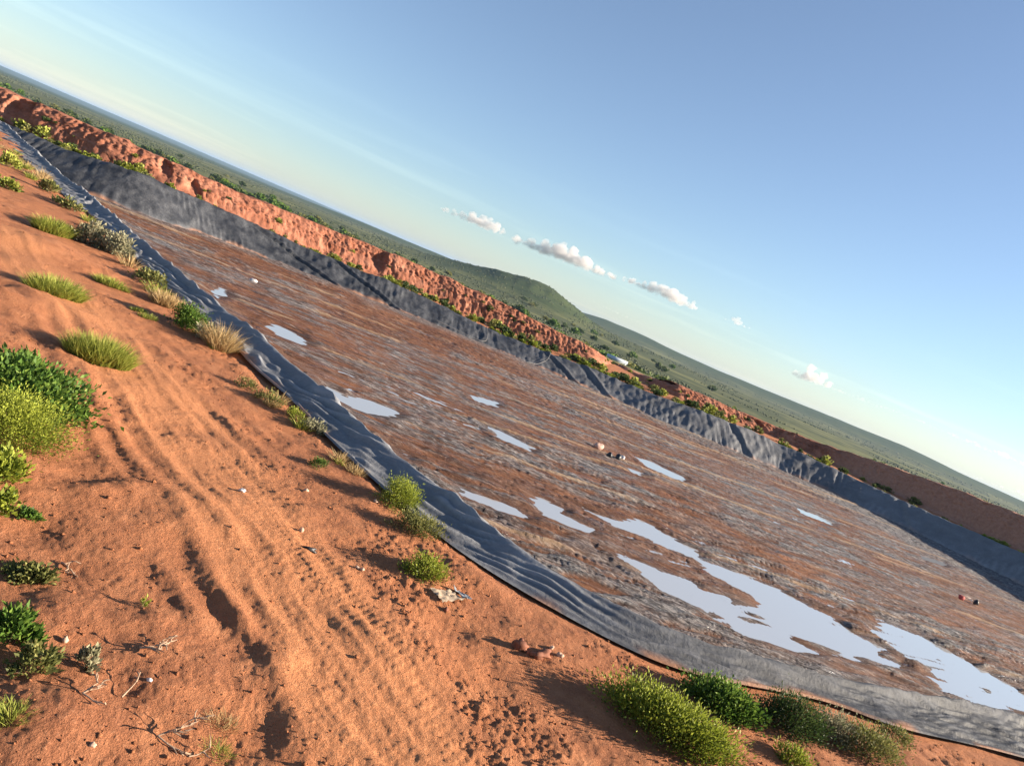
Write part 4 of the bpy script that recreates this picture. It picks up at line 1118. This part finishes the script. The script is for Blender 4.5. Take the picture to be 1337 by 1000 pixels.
# ------------------------------------------------------------------ loose crumbs of soil
nc_ = 20000
rr2 = np.exp(rng.uniform(math.log(4.6), math.log(26), nc_)); aa = np.radians(rng.uniform(-42, 40, nc_))
cx, cy = rr2 * np.sin(aa), rr2 * np.cos(aa)
dens = 0.25 + 0.75 * sstep(-0.1, 0.35, fbm(cx * 0.7, cy * 0.7, 3, 31))
ok = (rng.uniform(size=nc_) < dens * (1 - 0.8 * track_mask(cx, cy))) & ~inside(cx, cy, POND)
dl_, sl_, _ = dist_poly(cx, cy, NEAR_OL)
ok &= (sl_ < 0) & (dl_ > 0.05)
cx, cy = cx[ok], cy[ok]; cz = height(cx, cy); nc_ = len(cx)
s = np.minimum(0.007 * np.exp(rng.exponential(0.40, nc_)), 0.028)
base = np.array([(1, 0, 0), (-.6, .8, .1), (-.6, -.8, 0), (0, .1, .9), (.2, 0, -.7)])
V = (base[None] * rng.uniform(0.6, 1.3, (nc_, 5, 3))) * s[:, None, None]
ca, sa = np.cos(rng.uniform(0, 6, nc_)), np.sin(rng.uniform(0, 6, nc_))
V = np.stack([V[..., 0] * ca[:, None] - V[..., 1] * sa[:, None], V[..., 0] * sa[:, None] + V[..., 1] * ca[:, None], V[..., 2]], -1) + np.stack([cx, cy, cz + s * .2], 1)[:, None]
F = (np.array([(0, 1, 3), (1, 2, 3), (2, 0, 3), (1, 0, 4), (2, 1, 4), (0, 2, 4)])[None] + (np.arange(nc_) * 5)[:, None, None]).reshape(-1, 3)
me = mesh_np('soil_crumbs', V.reshape(-1, 3), F, {'track': np.zeros(nc_ * 5), 'damp': np.repeat(rng.uniform(0, .6, nc_), 5)})
tag(obj('soil_crumbs', me, SOIL), 'loose crumbs of red soil scattered over the berm', 'soil crumbs', kind='stuff')

# ------------------------------------------------------------------ clouds
def cloud_mat(name='cloud_vapour', dens=0.009):
    m = Mat(name)
    v = m.n('VolumePrincipled')
    v.inputs['Color'].default_value = (0.80, 0.78, 0.78, 1)
    v.inputs['Density'].default_value = dens
    v.inputs['Anisotropy'].default_value = 0.2
    m.l(v.outputs[0], m.out.inputs['Volume'])
    return m.m
CLOUD = cloud_mat(); CIRRUS = cloud_mat('streak_vapour', 0.006)
def cloud(px0, py0, px1, py1, hgt, n, label, seed, dist=9000, peak=0.5, mat=None):
    """flat-based heap of puffs between two picture points (base line), hgt in picture pixels"""
    r = np.random.default_rng(seed)
    def far(px, py):
        u, v = uv_of(px, py); return np.array(at_uY(u, v, dist))
    a, b = far(px0, py0), far(px1, py1)
    L = np.linalg.norm(b - a); m = dist / 1000
    c = (a + b) / 2
    bm = None
    V, F, off = [], [], 0
    n_, m_ = 7, 10
    th = np.linspace(0.05, math.pi - 0.05, n_)[:, None]; ph = np.linspace(0, 2 * math.pi, m_, endpoint=False)[None, :]
    d = np.stack([np.sin(th) * np.cos(ph), np.sin(th) * np.sin(ph), np.cos(th) + 0 * ph], -1)
    idx = np.arange(n_ * m_).reshape(n_, m_)
    f = np.stack([idx[:-1, :], np.roll(idx, -1, 1)[:-1, :], np.roll(idx, -1, 1)[1:, :], idx[1:, :]], -1).reshape(-1, 4)[:, ::-1]
    for k in range(n):
        t = r.uniform(0, 1)
        env = (0.42 + 0.58 * math.exp(-((t - peak) / 0.3) ** 2)) * (0.55 + 0.45 * math.sin(t * 23 + seed) ** 2)
        rad = hgt * m * env * r.uniform(0.13, 0.33)
        zc = rad * 0.6 + r.uniform(0, 1) * max(0, hgt * m * env - 1.6 * rad)
        p = a + (b - a) * t + np.array([0, r.normal(0, hgt * m * 0.4), zc])
        V.append((d * (1 + 0.25 * r.normal(size=(n_, m_, 1)) * 0.5) * rad * np.array([1.25, 1.2, 0.85]) + p - c).reshape(-1, 3))
        F.append(f + off); F_caps = None
        off += n_ * m_
    Vv = np.concatenate(V)
    me = mesh_np('cloud', Vv, np.concatenate(F), None, True)
    o = obj('cloud', me, mat or CLOUD, None, tuple(c))
    md = o.modifiers.new('merge', 'REMESH'); md.mode = 'VOXEL'; md.voxel_size = hgt * m / 30; md.use_smooth_shade = True
    tx = bpy.data.textures.new('billow', 'CLOUDS'); tx.noise_scale = hgt * m * 0.16; tx.noise_depth = 4
    dp = o.modifiers.new('billow', 'DISPLACE'); dp.texture = tx; dp.texture_coords = 'LOCAL'; dp.strength = hgt * m * 0.22; dp.mid_level = 0.55
    return tag(o, label, 'cloud')
cloud(574, 275, 656, 308, 21, 110, 'small puffy cloud at the left end of the cloud row', 201, peak=0.7)
cloud(668, 316, 800, 366, 26, 240, 'largest puffy cloud in the middle of the cloud row', 202, peak=0.5)
cloud(812, 366, 906, 406, 22, 150, 'puffy cloud at the right end of the cloud row', 203, peak=0.6)
cloud(942, 416, 978, 432, 14, 12, 'tiny wisp of cloud right of the cloud row', 204)
cloud(1036, 492, 1076, 506, 28, 40, 'small lone cloud low above the hills at the right', 205, peak=0.6)

cloud(985, 470, 1190, 548, 6, 150, 'long thin streak of cloud trailing right from the small lone cloud', 206, peak=0.6, mat=CIRRUS)
cloud(1150, 530, 1400, 636, 9, 220, 'creamy streak of cloud running down to the right edge', 207, peak=0.7, mat=CIRRUS)
cloud(1225, 606, 1400, 672, 10, 160, 'low creamy cloud bank at the right edge just above the horizon', 208, peak=0.8, mat=CIRRUS)
cloud(760, 388, 870, 440, 4, 80, 'faint short streak of cloud below the cloud row', 209, peak=0.5, mat=CIRRUS)

# ------------------------------------------------------------------ haze
hm = Mat('haze_air')
pv = hm.n('VolumePrincipled')
pv.inputs['Color'].default_value = (0.34, 0.50, 0.76, 1)
pv.inputs['Density'].default_value = 0.00005
pv.inputs['Anisotropy'].default_value = 0.0
hm.l(pv.outputs[0], hm.out.inputs['Volume'])
hb = boxm('haze', (-25000, 25000, -300, 26000, -30, 85), hm.m, None)
tag(hb, 'thin blue haze in the air over the plain', 'haze', kind='stuff')
